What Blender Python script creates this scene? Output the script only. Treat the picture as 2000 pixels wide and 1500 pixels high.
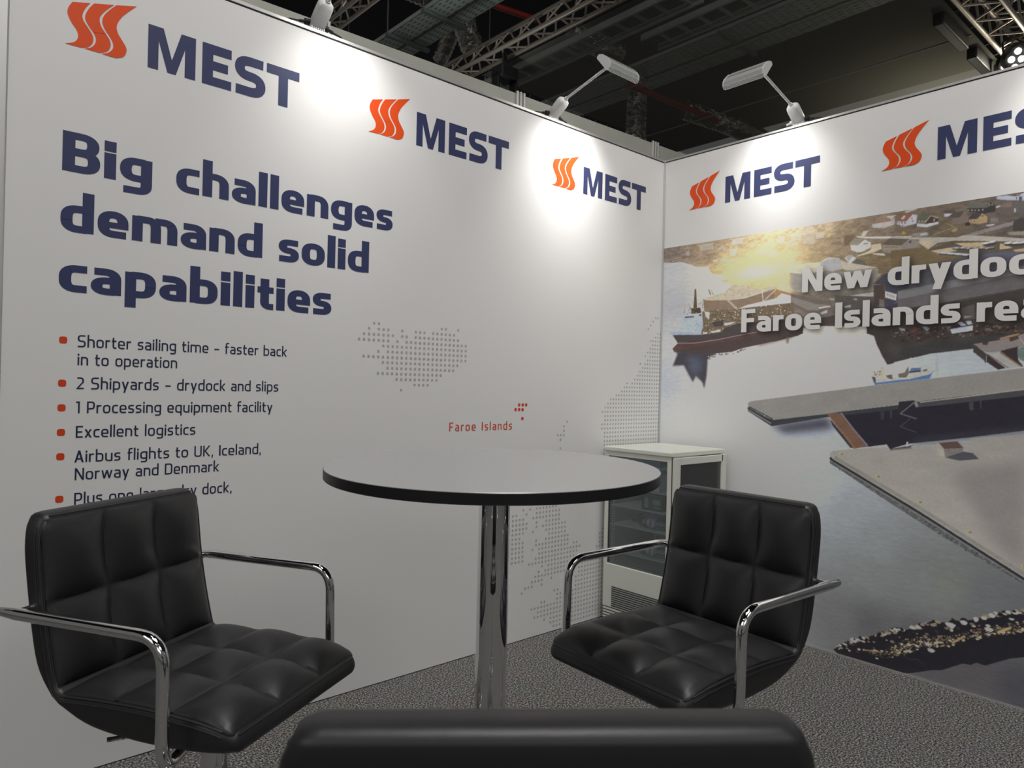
import bpy, bmesh, math, random
import numpy as np
from mathutils import Vector, Matrix
for o in list(bpy.data.objects): bpy.data.objects.remove(o)
S = bpy.context.scene
COL = S.collection
PI = math.pi

# ------------------------------------------------------------------ camera
YAW, PITCH, ROLL = 0.846722502, 0.00245056737, 0.0228085824
CAM = Vector((-3.29218196, -2.45254457, 1.20175225))
Fw = Vector((math.cos(YAW)*math.cos(PITCH), math.sin(YAW)*math.cos(PITCH), math.sin(PITCH)))
Rt = Vector((math.sin(YAW), -math.cos(YAW), 0))
Up = Rt.cross(Fw)
Rt, Up = (math.cos(ROLL)*Rt+math.sin(ROLL)*Up), (-math.sin(ROLL)*Rt+math.cos(ROLL)*Up)
cd = bpy.data.cameras.new('camera')
cam = bpy.data.objects.new('camera', cd)
COL.objects.link(cam)
M4 = Matrix((Rt, Up, -Fw)).transposed().to_4x4()
M4.translation = CAM
cam.matrix_world = M4
cd.sensor_width = 36.0
cd.lens = 36.0*1380.58413/2000.0
cd.clip_start = 0.05
cd.dof.use_dof = True
cd.dof.focus_distance = 2.6
cd.dof.aperture_fstop = 8.0
S.camera = cam
# ------------------------------------------------------------------ colour management, world
S.view_settings.view_transform = 'Standard'
S.view_settings.look = 'None'
S.view_settings.gamma = 1.0
S.view_settings.use_curve_mapping = False
S.view_settings.exposure = 0.0
WORLD = 0.12
W = bpy.data.worlds.new('hall_air'); S.world = W
W.use_nodes = True
W.node_tree.nodes['Background'].inputs[0].default_value = (1.0, 0.985, 0.95, 1)
W.node_tree.nodes['Background'].inputs[1].default_value = WORLD
LAMP_W = [1.0, 2.5, 1.4, 1.5]        # arm lights over the booth walls
LAMP_SPREAD = math.radians(80)
LAMP_TILT = math.radians(60)        # how far below the horizontal the lens throws its light
HALL_W = [60.0, 110.0, 340.0, 80.0]      # added hall fill lights
STAGE_W = 26.0

# ------------------------------------------------------------------ materials
def lin(c):
    return tuple(((x/255.0)/12.92 if x/255.0 <= 0.04045 else (((x/255.0)+0.055)/1.055)**2.4) for x in c)
def mat(name, col, rough=0.5, metal=0.0, ior=1.45, spec=0.5, coat=0.0):
    m = bpy.data.materials.new(name); m.use_nodes = True
    b = m.node_tree.nodes['Principled BSDF']
    b.inputs['Base Color'].default_value = (*col, 1)
    b.inputs['Roughness'].default_value = rough
    b.inputs['Metallic'].default_value = metal
    b.inputs['IOR'].default_value = ior
    b.inputs['Specular IOR Level'].default_value = spec
    b.inputs['Coat Weight'].default_value = coat
    return m
def noise_mat(name, c1, c2, scale, rough=0.5, bump=0.0, detail=4.0, metal=0.0, spec=0.5, lo=0.35, hi=0.65, stretch=(1,1,1), bdist=0.002, ior=1.45):
    m = mat(name, c1, rough, metal, spec=spec, ior=ior); nt = m.node_tree; b = nt.nodes['Principled BSDF']
    tc = nt.nodes.new('ShaderNodeTexCoord'); mp = nt.nodes.new('ShaderNodeMapping'); mp.inputs['Scale'].default_value = stretch
    n = nt.nodes.new('ShaderNodeTexNoise'); n.inputs['Scale'].default_value = scale; n.inputs['Detail'].default_value = detail
    r = nt.nodes.new('ShaderNodeValToRGB')
    r.color_ramp.elements[0].position = lo; r.color_ramp.elements[0].color = (*c1, 1)
    r.color_ramp.elements[1].position = hi; r.color_ramp.elements[1].color = (*c2, 1)
    nt.links.new(tc.outputs['Object'], mp.inputs['Vector']); nt.links.new(mp.outputs['Vector'], n.inputs['Vector'])
    nt.links.new(n.outputs['Fac'], r.inputs['Fac']); nt.links.new(r.outputs['Color'], b.inputs['Base Color'])
    if bump:
        bp = nt.nodes.new('ShaderNodeBump'); bp.inputs['Strength'].default_value = bump; bp.inputs['Distance'].default_value = bdist
        nt.links.new(n.outputs['Fac'], bp.inputs['Height']); nt.links.new(bp.outputs['Normal'], b.inputs['Normal'])
    return m
def emis(name, col, st):
    m = bpy.data.materials.new(name); m.use_nodes = True; nt = m.node_tree; nt.nodes.clear()
    e = nt.nodes.new('ShaderNodeEmission'); e.inputs[0].default_value = (*col, 1); e.inputs[1].default_value = st
    o = nt.nodes.new('ShaderNodeOutputMaterial'); nt.links.new(e.outputs[0], o.inputs[0]); return m
def clear_mat(name, tint, refl=1.0, rough=0.02, body=0.0, bodycol=(0.5,0.55,0.55)):
    # thin pane: see-through with a fresnel reflection and a little body of its own
    m = bpy.data.materials.new(name); m.use_nodes = True; nt = m.node_tree; nt.nodes.clear()
    t = nt.nodes.new('ShaderNodeBsdfTransparent'); t.inputs[0].default_value = (*tint, 1)
    g = nt.nodes.new('ShaderNodeBsdfGlossy'); g.inputs['Roughness'].default_value = rough
    f = nt.nodes.new('ShaderNodeFresnel'); f.inputs['IOR'].default_value = 1.45
    k = nt.nodes.new('ShaderNodeMath'); k.operation = 'MULTIPLY'; k.inputs[1].default_value = refl
    mx = nt.nodes.new('ShaderNodeMixShader'); o = nt.nodes.new('ShaderNodeOutputMaterial')
    d = nt.nodes.new('ShaderNodeBsdfDiffuse'); d.inputs[0].default_value = (*bodycol, 1)
    m2 = nt.nodes.new('ShaderNodeMixShader'); m2.inputs[0].default_value = body
    nt.links.new(t.outputs[0], m2.inputs[1]); nt.links.new(d.outputs[0], m2.inputs[2])
    nt.links.new(f.outputs[0], k.inputs[0]); nt.links.new(k.outputs[0], mx.inputs[0])
    nt.links.new(m2.outputs[0], mx.inputs[1]); nt.links.new(g.outputs[0], mx.inputs[2]); nt.links.new(mx.outputs[0], o.inputs[0])
    return m

def carpet_mat():
    m = mat('carpet', (0.06,0.06,0.06), 0.95, spec=0.1); nt = m.node_tree; b = nt.nodes['Principled BSDF']
    tc = nt.nodes.new('ShaderNodeTexCoord')
    n1 = nt.nodes.new('ShaderNodeTexNoise'); n1.inputs['Scale'].default_value = 150; n1.inputs['Detail'].default_value = 4; n1.inputs['Roughness'].default_value = 0.75
    n2 = nt.nodes.new('ShaderNodeTexNoise'); n2.inputs['Scale'].default_value = 9; n2.inputs['Detail'].default_value = 2
    r = nt.nodes.new('ShaderNodeValToRGB'); e = r.color_ramp.elements
    e[0].position = 0.38; e[0].color = (*lin((28,28,29)),1); e[1].position = 0.64; e[1].color = (*lin((205,203,197)),1)
    k = e.new(0.50); k.color = (*lin((97,96,94)),1)
    mx = nt.nodes.new('ShaderNodeMix'); mx.data_type = 'RGBA'; mx.blend_type = 'MULTIPLY'; mx.inputs[0].default_value = 0.15
    bp = nt.nodes.new('ShaderNodeBump'); bp.inputs['Strength'].default_value = 0.6; bp.inputs['Distance'].default_value = 0.003
    L = nt.links.new
    L(tc.outputs['Object'], n1.inputs['Vector']); L(tc.outputs['Object'], n2.inputs['Vector'])
    L(n1.outputs['Fac'], r.inputs['Fac']); L(r.outputs['Color'], mx.inputs[6]); L(n2.outputs['Color'], mx.inputs[7])
    L(mx.outputs[2], b.inputs['Base Color']); L(n1.outputs['Fac'], bp.inputs['Height']); L(bp.outputs['Normal'], b.inputs['Normal'])
    return m
def leather_mat():
    m = mat('black_leatherette', (0.016,0.0160,0.0175), 0.45, spec=0.5, ior=1.55); nt = m.node_tree; b = nt.nodes['Principled BSDF']
    tc = nt.nodes.new('ShaderNodeTexCoord'); v = nt.nodes.new('ShaderNodeTexVoronoi'); v.inputs['Scale'].default_value = 600
    n = nt.nodes.new('ShaderNodeTexNoise'); n.inputs['Scale'].default_value = 14; n.inputs['Detail'].default_value = 3
    b1 = nt.nodes.new('ShaderNodeBump'); b1.inputs['Strength'].default_value = 0.12; b1.inputs['Distance'].default_value = 0.0006
    b2 = nt.nodes.new('ShaderNodeBump'); b2.inputs['Strength'].default_value = 0.18; b2.inputs['Distance'].default_value = 0.006
    L = nt.links.new
    L(tc.outputs['Object'], v.inputs['Vector']); L(tc.outputs['Object'], n.inputs['Vector'])
    L(n.outputs['Fac'], b2.inputs['Height']); L(v.outputs['Distance'], b1.inputs['Height']); L(b2.outputs['Normal'], b1.inputs['Normal'])
    L(b1.outputs['Normal'], b.inputs['Normal'])
    return m
MT = dict(
    paper=mat('white_print', (0.80,0.795,0.785), 0.5, spec=0.35),
    navy=mat('navy_print', (0.036,0.046,0.125), 0.45, spec=0.5),
    ink=mat('dark_blue_print', (0.022,0.033,0.075), 0.45, spec=0.4),
    orange=mat('orange_print', (0.80,0.085,0.012), 0.45, spec=0.35),
    red=mat('red_print', (0.66,0.065,0.018), 0.5, spec=0.3),
    dot=mat('grey_dot_print', (0.47,0.465,0.455), 0.5, spec=0.3),
    white=mat('white_lettering', (0.80,0.785,0.77), 0.5, spec=0.35),
    alu=mat('brushed_aluminium', (0.62,0.62,0.60), 0.38, 0.6),
    gapshade=mat('gap_shade', (0.05,0.05,0.05), 0.7),  # dark colour standing in for shade in the wall gaps
    carpet=carpet_mat(), leather=leather_mat(),
    thread=mat('seam_piping', (0.03,0.03,0.032), 0.4),
    chrome=mat('chrome', (0.78,0.78,0.79), 0.035, 1.0),
    top=noise_mat('grey_laminate', (0.40,0.40,0.403), (0.42,0.42,0.42), 400, rough=0.24, ior=1.75, spec=0.5),
    edge=mat('black_edge_band', (0.012,0.012,0.014), 0.42),
    black=mat('black_plastic', (0.012,0.012,0.013), 0.5),
    lampw=mat('lamp_white_plastic', (0.62,0.63,0.62), 0.42),
    lampg=mat('lamp_grey_aluminium', (0.45,0.46,0.44), 0.45, 0.3),
    fridge=mat('fridge_white_enamel', (0.70,0.71,0.64), 0.28),
    fridgein=mat('fridge_inner_white', (0.30,0.33,0.34), 0.5),
    glass=clear_mat('clear_glass', (0.86,0.91,0.91), 1.0, 0.02, 0.06),
    pet=clear_mat('clear_bottle_plastic', (0.78,0.86,0.92), 1.6, 0.06, 0.16, (0.6,0.68,0.75)),
    wire=mat('shelf_wire_white', (0.7,0.72,0.72), 0.35),
    gasket=mat('dark_gasket', (0.05,0.06,0.06), 0.6),
    carton=mat('milk_carton_white', (0.60,0.63,0.66), 0.5),
    cartonblue=mat('milk_carton_blue', (0.13,0.18,0.33), 0.5),
    label=mat('bottle_label_violet', (0.26,0.25,0.42), 0.45),
    cap=mat('bottle_cap_violet', (0.12,0.10,0.24), 0.4),
    greenbox=mat('green_pack', (0.05,0.10,0.07), 0.5),
    palegreen=mat('pale_green_print', (0.30,0.42,0.36), 0.5),
    partition=noise_mat('grey_partition', (0.33,0.335,0.295), (0.36,0.365,0.325), 6, rough=0.5),
    ceil=mat('black_ceiling', (0.010,0.010,0.012), 0.9),
    truss=mat('truss_aluminium', (0.36,0.31,0.27), 0.45, 0.55),
    tray=noise_mat('galvanised_tray', (0.46,0.52,0.49), (0.56,0.62,0.59), 5, rough=0.5, metal=0.15),
    traybar=mat('painted_steel_bar', (0.16,0.19,0.18), 0.5),
    foil=noise_mat('crinkled_foil', (0.40,0.38,0.34), (0.62,0.60,0.54), 9, rough=0.28, metal=0.9, bump=1.0, bdist=0.08),
    redpipe=mat('red_pipe_paint', (0.30,0.035,0.03), 0.45),
    led=emis('led_white', (1.0,0.96,0.80), 60.0),
    lampface=emis('lamp_emitter', (1.0,0.97,0.92), 12.0),
)

# ------------------------------------------------------------------ mesh helpers
def finish(bm, name, m, parent=None, smooth=False, angle=40):
    me = bpy.data.meshes.new(name); bm.normal_update(); bm.to_mesh(me); bm.free()
    for k in (m if isinstance(m, (list,tuple)) else [m]): me.materials.append(k)
    if smooth:
        me.polygons.foreach_set('use_smooth', [True]*len(me.polygons))
        try: me.set_sharp_from_angle(angle=math.radians(angle))
        except Exception: pass
    o = bpy.data.objects.new(name, me); COL.objects.link(o)
    if parent is not None: o.parent = parent
    return o
def box(bm, x0, x1, y0, y1, z0, z1, bev=0.0, seg=2, mi=0):
    r = bmesh.ops.create_cube(bm, size=1.0)
    for v in r['verts']:
        v.co = Vector(((x0+x1)/2+v.co.x*(x1-x0), (y0+y1)/2+v.co.y*(y1-y0), (z0+z1)/2+v.co.z*(z1-z0)))
    fs = list({f for v in r['verts'] for f in v.link_faces})
    for f in fs: f.material_index = mi
    if bev > 0:
        es = list({e for v in r['verts'] for e in v.link_edges})
        bmesh.ops.bevel(bm, geom=es, offset=bev, segments=seg, profile=0.5, affect='EDGES')
def frame(d, upv=(0,0,1)):
    d = Vector(d).normalized(); u = Vector(upv)
    if abs(d.dot(u)) > 0.98: u = Vector((1,0,0))
    a = d.cross(u).normalized(); b = a.cross(d).normalized(); return a, b
def tube(bm, pts, r, n=12, cap=True, radii=None, mi=0):
    pts = [Vector(p) for p in pts]; rings = []
    prev = None
    for i, p in enumerate(pts):
        d = (pts[min(i+1,len(pts)-1)]-pts[max(i-1,0)]).normalized()
        if prev is None: a, b = frame(d)
        else:
            a = (prev - d*prev.dot(d)).normalized(); b = a.cross(d).normalized()
        prev = a
        rr = radii[i] if radii else r
        rings.append([bm.verts.new(p+a*math.cos(2*PI*k/n)*rr+b*math.sin(2*PI*k/n)*rr) for k in range(n)])
    for i in range(len(rings)-1):
        for k in range(n):
            f = bm.faces.new((rings[i][k], rings[i][(k+1)%n], rings[i+1][(k+1)%n], rings[i+1][k])); f.material_index = mi
    if cap:
        f = bm.faces.new(rings[0]); f.material_index = mi
        f = bm.faces.new(list(reversed(rings[-1]))); f.material_index = mi
    bmesh.ops.recalc_face_normals(bm, faces=bm.faces)
def lathe(bm, prof, n=48, c=(0,0,0), mi=0):
    c = Vector(c); rings = []
    for r, z in prof:
        rings.append([bm.verts.new(c+Vector((r*math.cos(2*PI*k/n), r*math.sin(2*PI*k/n), z))) for k in range(n)] if r > 1e-6 else [bm.verts.new(c+Vector((0,0,z)))])
    for i in range(len(rings)-1):
        A, B = rings[i], rings[i+1]
        for k in range(n):
            k2 = (k+1) % n
            if len(A) == 1 and len(B) > 1: f = bm.faces.new((A[0], B[k2], B[k]))
            elif len(B) == 1 and len(A) > 1: f = bm.faces.new((A[k], A[k2], B[0]))
            elif len(A) > 1: f = bm.faces.new((A[k], A[k2], B[k2], B[k]))
            else: continue
            f.material_index = mi
    bmesh.ops.recalc_face_normals(bm, faces=bm.faces)
def arc_path(pts, rad, n=8):
    # polyline with rounded corners
    P = [Vector(p) for p in pts]; out = [P[0]]
    for i in range(1, len(P)-1):
        r = rad if not isinstance(rad, (list,tuple)) else rad[i-1]
        a = (P[i-1]-P[i]).normalized(); b = (P[i+1]-P[i]).normalized()
        ang = a.angle(b); t = r/math.tan(ang/2); t = min(t, (P[i-1]-P[i]).length*0.49, (P[i+1]-P[i]).length*0.49)
        p0 = P[i]+a*t; p1 = P[i]+b*t
        for k in range(n+1):
            s = k/n
            q = (1-s)*(1-s)*p0+2*s*(1-s)*P[i]+s*s*p1
            # blend towards a true arc
            out.append(q)
    out.append(P[-1]); return out
def thing(name, label, cat, loc=(0,0,0), rz=0.0, group=None):
    o = bpy.data.objects.new(name, None); COL.objects.link(o); o.empty_display_size = 0.1
    o.location = loc; o.rotation_euler = (0,0,rz)
    tag(o, label, cat, group); return o
def tag(o, label, cat, group=None, kind=None):
    o['label'] = label; o['category'] = cat
    if group: o['group'] = group
    if kind: o['kind'] = kind
    return o
def struct(o, label=None):
    o['kind'] = 'structure'
    if label: o['label'] = label
    return o
def copy_tree(o, parent=None):
    c = o.copy(); COL.objects.link(c)
    if parent is not None: c.parent = parent
    for ch in list(o.children): copy_tree(ch, c)
    return c

# ------------------------------------------------------------------ lettering: every glyph is strokes with a flat elliptical pen, as quads
def round_path(pts, rx, ry, closed=False, n=9, k=0.66):
    out = []; N = len(pts)
    for i in range(N):
        if not closed and i in (0, N-1): out.append(pts[i]); continue
        p = pts[i]; a = pts[(i-1) % N]; b = pts[(i+1) % N]
        def lim(q):
            dx, dy = q[0]-p[0], q[1]-p[1]; L = math.hypot(dx, dy)
            half = 0.5 if (closed or True) else 1.0
            fr = 1.0 if (not closed and (q is pts[0] or q is pts[-1])) else half
            t = rx if abs(dx) > abs(dy) else ry
            t = min(t, L*fr)
            return (p[0]+dx/L*t, p[1]+dy/L*t)
        p0, p1 = lim(a), lim(b)
        c0 = (p0[0]+(p[0]-p0[0])*k, p0[1]+(p[1]-p0[1])*k); c1 = (p1[0]+(p[0]-p1[0])*k, p1[1]+(p[1]-p1[1])*k)
        for j in range(n+1):
            t = j/n; u = 1-t
            out.append((u**3*p0[0]+3*u*u*t*c0[0]+3*u*t*t*c1[0]+t**3*p1[0], u**3*p0[1]+3*u*u*t*c0[1]+3*u*t*t*c1[1]+t**3*p1[1]))
    res = [out[0]]
    for q in out[1:]:
        if math.hypot(q[0]-res[-1][0], q[1]-res[-1][1]) > 1e-5: res.append(q)
    if closed and math.hypot(res[0][0]-res[-1][0], res[0][1]-res[-1][1]) < 1e-5: res.pop()
    return res
def pen(path, tv, th, closed=False):
    N = len(path); L = []; R = []
    for i in range(N):
        a = path[(i-1) % N] if (closed or i > 0) else path[i]
        b = path[(i+1) % N] if (closed or i < N-1) else path[i]
        dx, dy = b[0]-a[0], b[1]-a[1]; l = math.hypot(dx, dy) or 1
        nx, ny = -dy/l*tv/2, dx/l*th/2
        L.append((path[i][0]+nx, path[i][1]+ny)); R.append((path[i][0]-nx, path[i][1]-ny))
    return [[L[i], L[(i+1) % N], R[(i+1) % N], R[i]] for i in range(N if closed else N-1)]
def rect(x0, y0, x1, y1): return [[(x0,y0),(x1,y0),(x1,y1),(x0,y1)]]
def glyph(ch, f):
    xh, asc, desc, tv, th = f['xh'], f['asc'], f['desc'], f['tv'], f['th']; cap = 1.0
    hx, hy = tv/2, th/2; o = 0.012
    rx, ry = f['rx'], f['ry']; k = f['w']
    def st(pts, closed=False, rx=rx, ry=ry, tv=tv, th=th): return pen(round_path(pts, rx, ry, closed), tv, th, closed)
    if ch == ' ': return [], 0.30
    if ch in 'oO0':
        w = (0.62 if ch == 'o' else 0.72)*k; h = xh if ch == 'o' else cap
        return st([(hx,hy-o),(w-hx,hy-o),(w-hx,h-hy+o),(hx,h-hy+o)], True), w
    if ch in 'dgqa':
        w = 0.615*k
        if ch == 'a':
            w = 0.57*k; m = xh*0.545
            q = st([(0.06*k,xh-hy+o),(w-hx,xh-hy+o),(w-hx,0)], ry=ry*0.9)
            q += st([(w-tv*0.6,m),(hx,m),(hx,hy-o),(w-tv*0.6,hy-o)], ry=min(ry,(m-hy)*0.5), th=th*0.95)
            return q, w
        q = st([(w-tv*0.6,xh-hy+o),(hx,xh-hy+o),(hx,hy-o+(0.06 if ch=='g' else 0)),(w-tv*0.6,hy-o+(0.06 if ch=='g' else 0))])
        if ch == 'd': q += rect(w-tv,0,w,asc)
        elif ch == 'q': q += rect(w-tv,desc,w,xh)
        else: q += st([(w-hx,xh),(w-hx,desc+hy),(0.07*k,desc+hy)], ry=ry*0.8, rx=rx*0.8)
        return q, w
    if ch in 'bp':
        w = 0.615*k
        q = st([(tv*0.6,xh-hy+o),(w-hx,xh-hy+o),(w-hx,hy-o),(tv*0.6,hy-o)])
        q += rect(0,0,tv,asc) if ch == 'b' else rect(0,desc,tv,xh)
        return q, w
    if ch == 'c':
        w = 0.50*k; return st([(w,xh-hy+o),(hx,xh-hy+o),(hx,hy-o),(w,hy-o)]), w
    if ch == 'e':
        w = 0.60*k; m = xh*0.47
        q = st([(w*0.93,hy-o),(hx,hy-o),(hx,xh-hy+o),(w-hx,xh-hy+o),(w-hx,m-th*0.42)])
        q += rect(hx,m-th*0.42,w-hx*0.9,m+th*0.42); return q, w
    if ch in 'sS':
        w = (0.52 if ch == 's' else 0.66)*k; h = xh if ch == 's' else cap; m = h*0.505; r2 = (h-th)/4
        return st([(w*0.95,h-hy+o),(hx,h-hy+o),(hx,m),(w-hx,m),(w-hx,hy-o),(w*0.03,hy-o)], rx=min(rx*1.05,(w-tv)*0.5), ry=r2), w
    if ch in 'nhmru':
        w = 0.60*k
        if ch == 'n' or ch == 'h':
            return rect(0,0,tv,asc if ch == 'h' else xh)+st([(tv*0.5,xh-hy+o),(w-hx,xh-hy+o),(w-hx,0)], rx=rx), w
        if ch == 'u':
            return rect(w-tv,0,w,xh)+st([(w-tv*0.5,hy-o),(hx,hy-o),(hx,xh)]), w
        if ch == 'm':
            g = w-tv*1.06; q = rect(0,0,tv,xh)
            for i in (0,1): q += st([(tv*0.5+i*g,xh-hy+o),(w-hx+i*g-(0.02*i),xh-hy+o),(w-hx+i*g-(0.02*i),0)], rx=rx*0.9)
            return q, w+g-0.02
        w = 0.40*k; return rect(0,0,tv,xh)+st([(hx,xh*0.55),(hx,xh-hy*1.05),(w,xh-hy*1.0)], rx=rx*0.9), w
    if ch in 'lI': return rect(0,0,tv*(1.0 if ch == 'l' else 1.06),asc if ch == 'l' else cap), tv*(1.0 if ch=='l' else 1.06)
    if ch == 'i': return rect(0,0,tv,xh)+rect(0,xh+f['gap'],tv,xh+f['gap']+f['dot']), tv
    if ch == 't':
        w = 0.40*k; x0 = 0.07*k
        return st([(x0+hx,xh+0.24),(x0+hx,hy-o),(w,hy-o)], rx=rx*0.75, ry=ry*0.7)+rect(0,xh-th,w,xh), w
    if ch == 'f':
        w = 0.40*k; x0 = 0.07*k
        return st([(x0+hx,0),(x0+hx,asc-hy),(w+0.02,asc-hy)], rx=rx*0.75, ry=ry*0.7)+rect(0,xh-th,w,xh), w
    def dg(x0, y0, x1, y1, t): return [[(x0,y0),(x0+t,y0),(x1+t,y1),(x1,y1)]]
    if ch in 'vy':
        w = 0.60*k; t = tv*1.08; c = w/2
        if ch == 'v': return dg(c-t/2,0,0,xh,t)+dg(c-t/2,0,w-t,xh,t), w
        sl = (w-t-(c-t/2))/xh
        return dg(c-t/2,0,0,xh,t)+dg(c-t/2+sl*desc*0.98,desc,w-t,xh,t), w
    if ch == 'w':
        w = 0.93*k; t = tv*1.0; a = w*0.27; b = w*0.73; c = w/2
        return dg(a-t/2,0,0,xh,t)+dg(a-t/2,0,c-t/2,xh,t)+dg(b-t/2,0,c-t/2,xh,t)+dg(b-t/2,0,w-t,xh,t), w
    if ch == 'x':
        w = 0.58*k; t = tv*1.12; return dg(0,0,w-t,xh,t)+dg(w-t,0,0,xh,t), w
    if ch in 'kK':
        h = asc if ch == 'k' else cap; w = (0.57 if ch == 'k' else 0.68)*k; t = tv*1.12; y = xh if ch == 'k' else cap
        return rect(0,0,tv,h)+dg(tv*0.75,y*0.5,w-t*1.02,y,t)+dg(w-t,0,tv*0.75,y*0.52,t), w
    if ch in 'EF':
        w = 0.56*k; q = rect(0,0,tv,cap)+rect(0,cap-th,w,cap)+rect(0,cap*0.43,w*0.92,cap*0.43+th)
        return (q+rect(0,0,w,th) if ch == 'E' else q), w
    if ch == 'T':
        w = 0.62*k; return rect(0,cap-th,w,cap)+rect(w/2-hx,0,w/2+hx,cap), w
    if ch == 'B':
        w = 0.66*k; m = cap*0.5
        return rect(0,0,tv,cap)+st([(hx,cap-hy),(w*0.97-hx,cap-hy),(w*0.97-hx,m+hy*0.2),(hx,m+hy*0.2)], ry=(cap-m)*0.4)+st([(hx,m),(w-hx,m),(w-hx,hy),(hx,hy)], ry=m*0.4), w
    if ch == 'P':
        w = 0.64*k; m = cap*0.38; return rect(0,0,tv,cap)+st([(hx,cap-hy),(w-hx,cap-hy),(w-hx,m),(hx,m)], ry=(cap-m)*0.36), w
    if ch == 'D':
        w = 0.70*k; return rect(0,0,tv,cap)+st([(hx,cap-hy),(w-hx,cap-hy),(w-hx,hy),(hx,hy)]), w
    if ch == 'N':
        w = 0.74*k; t = tv*1.12; return rect(0,0,tv,cap)+rect(w-tv,0,w,cap)+dg(w-t,0,0,cap,t), w
    if ch == 'M':
        w = 0.95*k; t = tv*1.02; c = w/2; return rect(0,0,tv,cap)+rect(w-tv,0,w,cap)+dg(c-t/2,0.0,0,cap,t)+dg(c-t/2,0.0,w-t,cap,t), w
    if ch == 'A':
        w = 0.72*k; t = tv*1.1; c = w/2; return dg(0,0,c-t/2,cap,t)+dg(w-t,0,c-t/2,cap,t)+rect(w*0.22,cap*0.24,w*0.78,cap*0.24+th), w
    if ch == 'U':
        w = 0.70*k; return st([(hx,cap),(hx,hy-o),(w-hx,hy-o),(w-hx,cap)]), w
    if ch == 'H':
        w = 0.72*k; return rect(0,0,tv,cap)+rect(w-tv,0,w,cap)+rect(0,cap*0.46,w,cap*0.46+th), w
    if ch == 'G':
        w = 0.68*k; return st([(w*0.95,cap-hy),(hx,cap-hy),(hx,hy),(w-hx,hy),(w-hx,cap*0.5)])+rect(w*0.55,cap*0.42,w,cap*0.42+th), w
    if ch == 'L': return rect(0,0,tv,cap)+rect(0,0,0.52*k,th), 0.52*k
    if ch == 'R':
        w = 0.66*k; m = cap*0.42; return rect(0,0,tv,cap)+st([(hx,cap-hy),(w-hx,cap-hy),(w-hx,m),(hx,m)], ry=(cap-m)*0.36)+dg(w-tv,0,w*0.45,m,tv*1.05), w
    if ch == '2':
        w = 0.58*k; return st([(0.04,cap-hy),(w-hx,cap-hy),(w-hx,cap*0.52)])+dg(0,th*0.6,w-tv*1.05,cap*0.60,tv*1.05)+rect(0,0,w,th), w
    if ch == '1':
        w = 0.30*k; return rect(w-tv,0,w,cap)+[[(0,cap-th*1.1),(w-tv*0.6,cap-th*1.1),(w-tv*0.6,cap),(0,cap)]], w
    if ch == '\u2013': return rect(0.02,xh*0.46,0.52*k,xh*0.46+th*0.95), 0.54*k
    if ch == ',': return [[(0,-0.16),(tv*0.75,-0.16),(tv*1.15,th*1.1),(tv*0.15,th*1.1)]], tv*1.15
    return rect(0,0,0.4,cap), 0.4
BOLD = dict(xh=0.660, asc=1.02, desc=-0.275, tv=0.262, th=0.180, rx=0.235, ry=0.215, w=1.20, dot=0.265, gap=0.04)
REG = dict(dot=0.17, gap=0.10, xh=0.70, asc=1.06, desc=-0.27, tv=0.135, th=0.118, rx=0.21, ry=0.21, w=0.98)
THIN = dict(dot=0.16, gap=0.10, xh=0.72, asc=1.04, desc=-0.27, tv=0.125, th=0.11, rx=0.19, ry=0.19, w=0.82)
def layout(text, x0, x1, f, track=0.085):
    # glyph quads (x in metres already fitted between x0 and x1, y in cap heights)
    items = []; x = 0.0; first = None
    for ch in text:
        q, w = glyph(ch, f)
        items.append((x, q)); x += w+track
    x -= track
    s = (x1-x0)/x
    return [[(x0+(ox+px)*s, py) for px, py in quad] for ox, q in items for quad in q]

# ------------------------------------------------------------------ traced outlines of the harbour photograph: (metres from the corner, metres above the floor), printed colours
MURAL_WATER=[((0.02,1.898),(172,174,178)),((0.061,1.663),(163,165,171)),((0.353,1.78),(196,194,188)),((0.503,1.779),(200,196,186)),((0.038,1.231),(157,161,174)),((0.364,1.317),(184,184,182)),((0.654,1.367),(196,195,190)),((1.031,1.386),(191,187,183)),((1.231,1.359),(178,182,184)),((1.355,1.292),(160,168,175)),((1.47,1.314),(158,166,174)),((0.211,1.094),(166,169,177)),((0.522,0.975),(172,175,179)),((0.666,0.857),(158,165,178)),((0.922,0.93),(158,166,184)),((0.95,0.764),(148,156,168)),((0.441,0.702),(168,167,165)),((0.05,0.799),(158,163,175)),((1.047,0.659),(130,136,141)),((1.162,0.54),(118,124,127)),((1.164,0.403),(110,114,114)),((1.034,0.188),(95,96,98)),((1.371,0.448),(106,110,112)),((1.468,0.405),(104,107,103)),((1.614,0.378),(92,96,99)),((1.715,0.383),(88,91,95)),((1.169,0.177),(80,81,84)),((1.377,0.146),(72,72,75)),((1.565,0.119),(74,71,73)),((1.72,0.088),(60,60,65)),((1.476,0.028),(72,71,74)),((0.434,0.969),(174,174,173)),((0.297,1.51),(185,184,183)),((0.809,1.514),(198,196,186)),((1.006,1.481),(196,192,180))]
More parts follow.
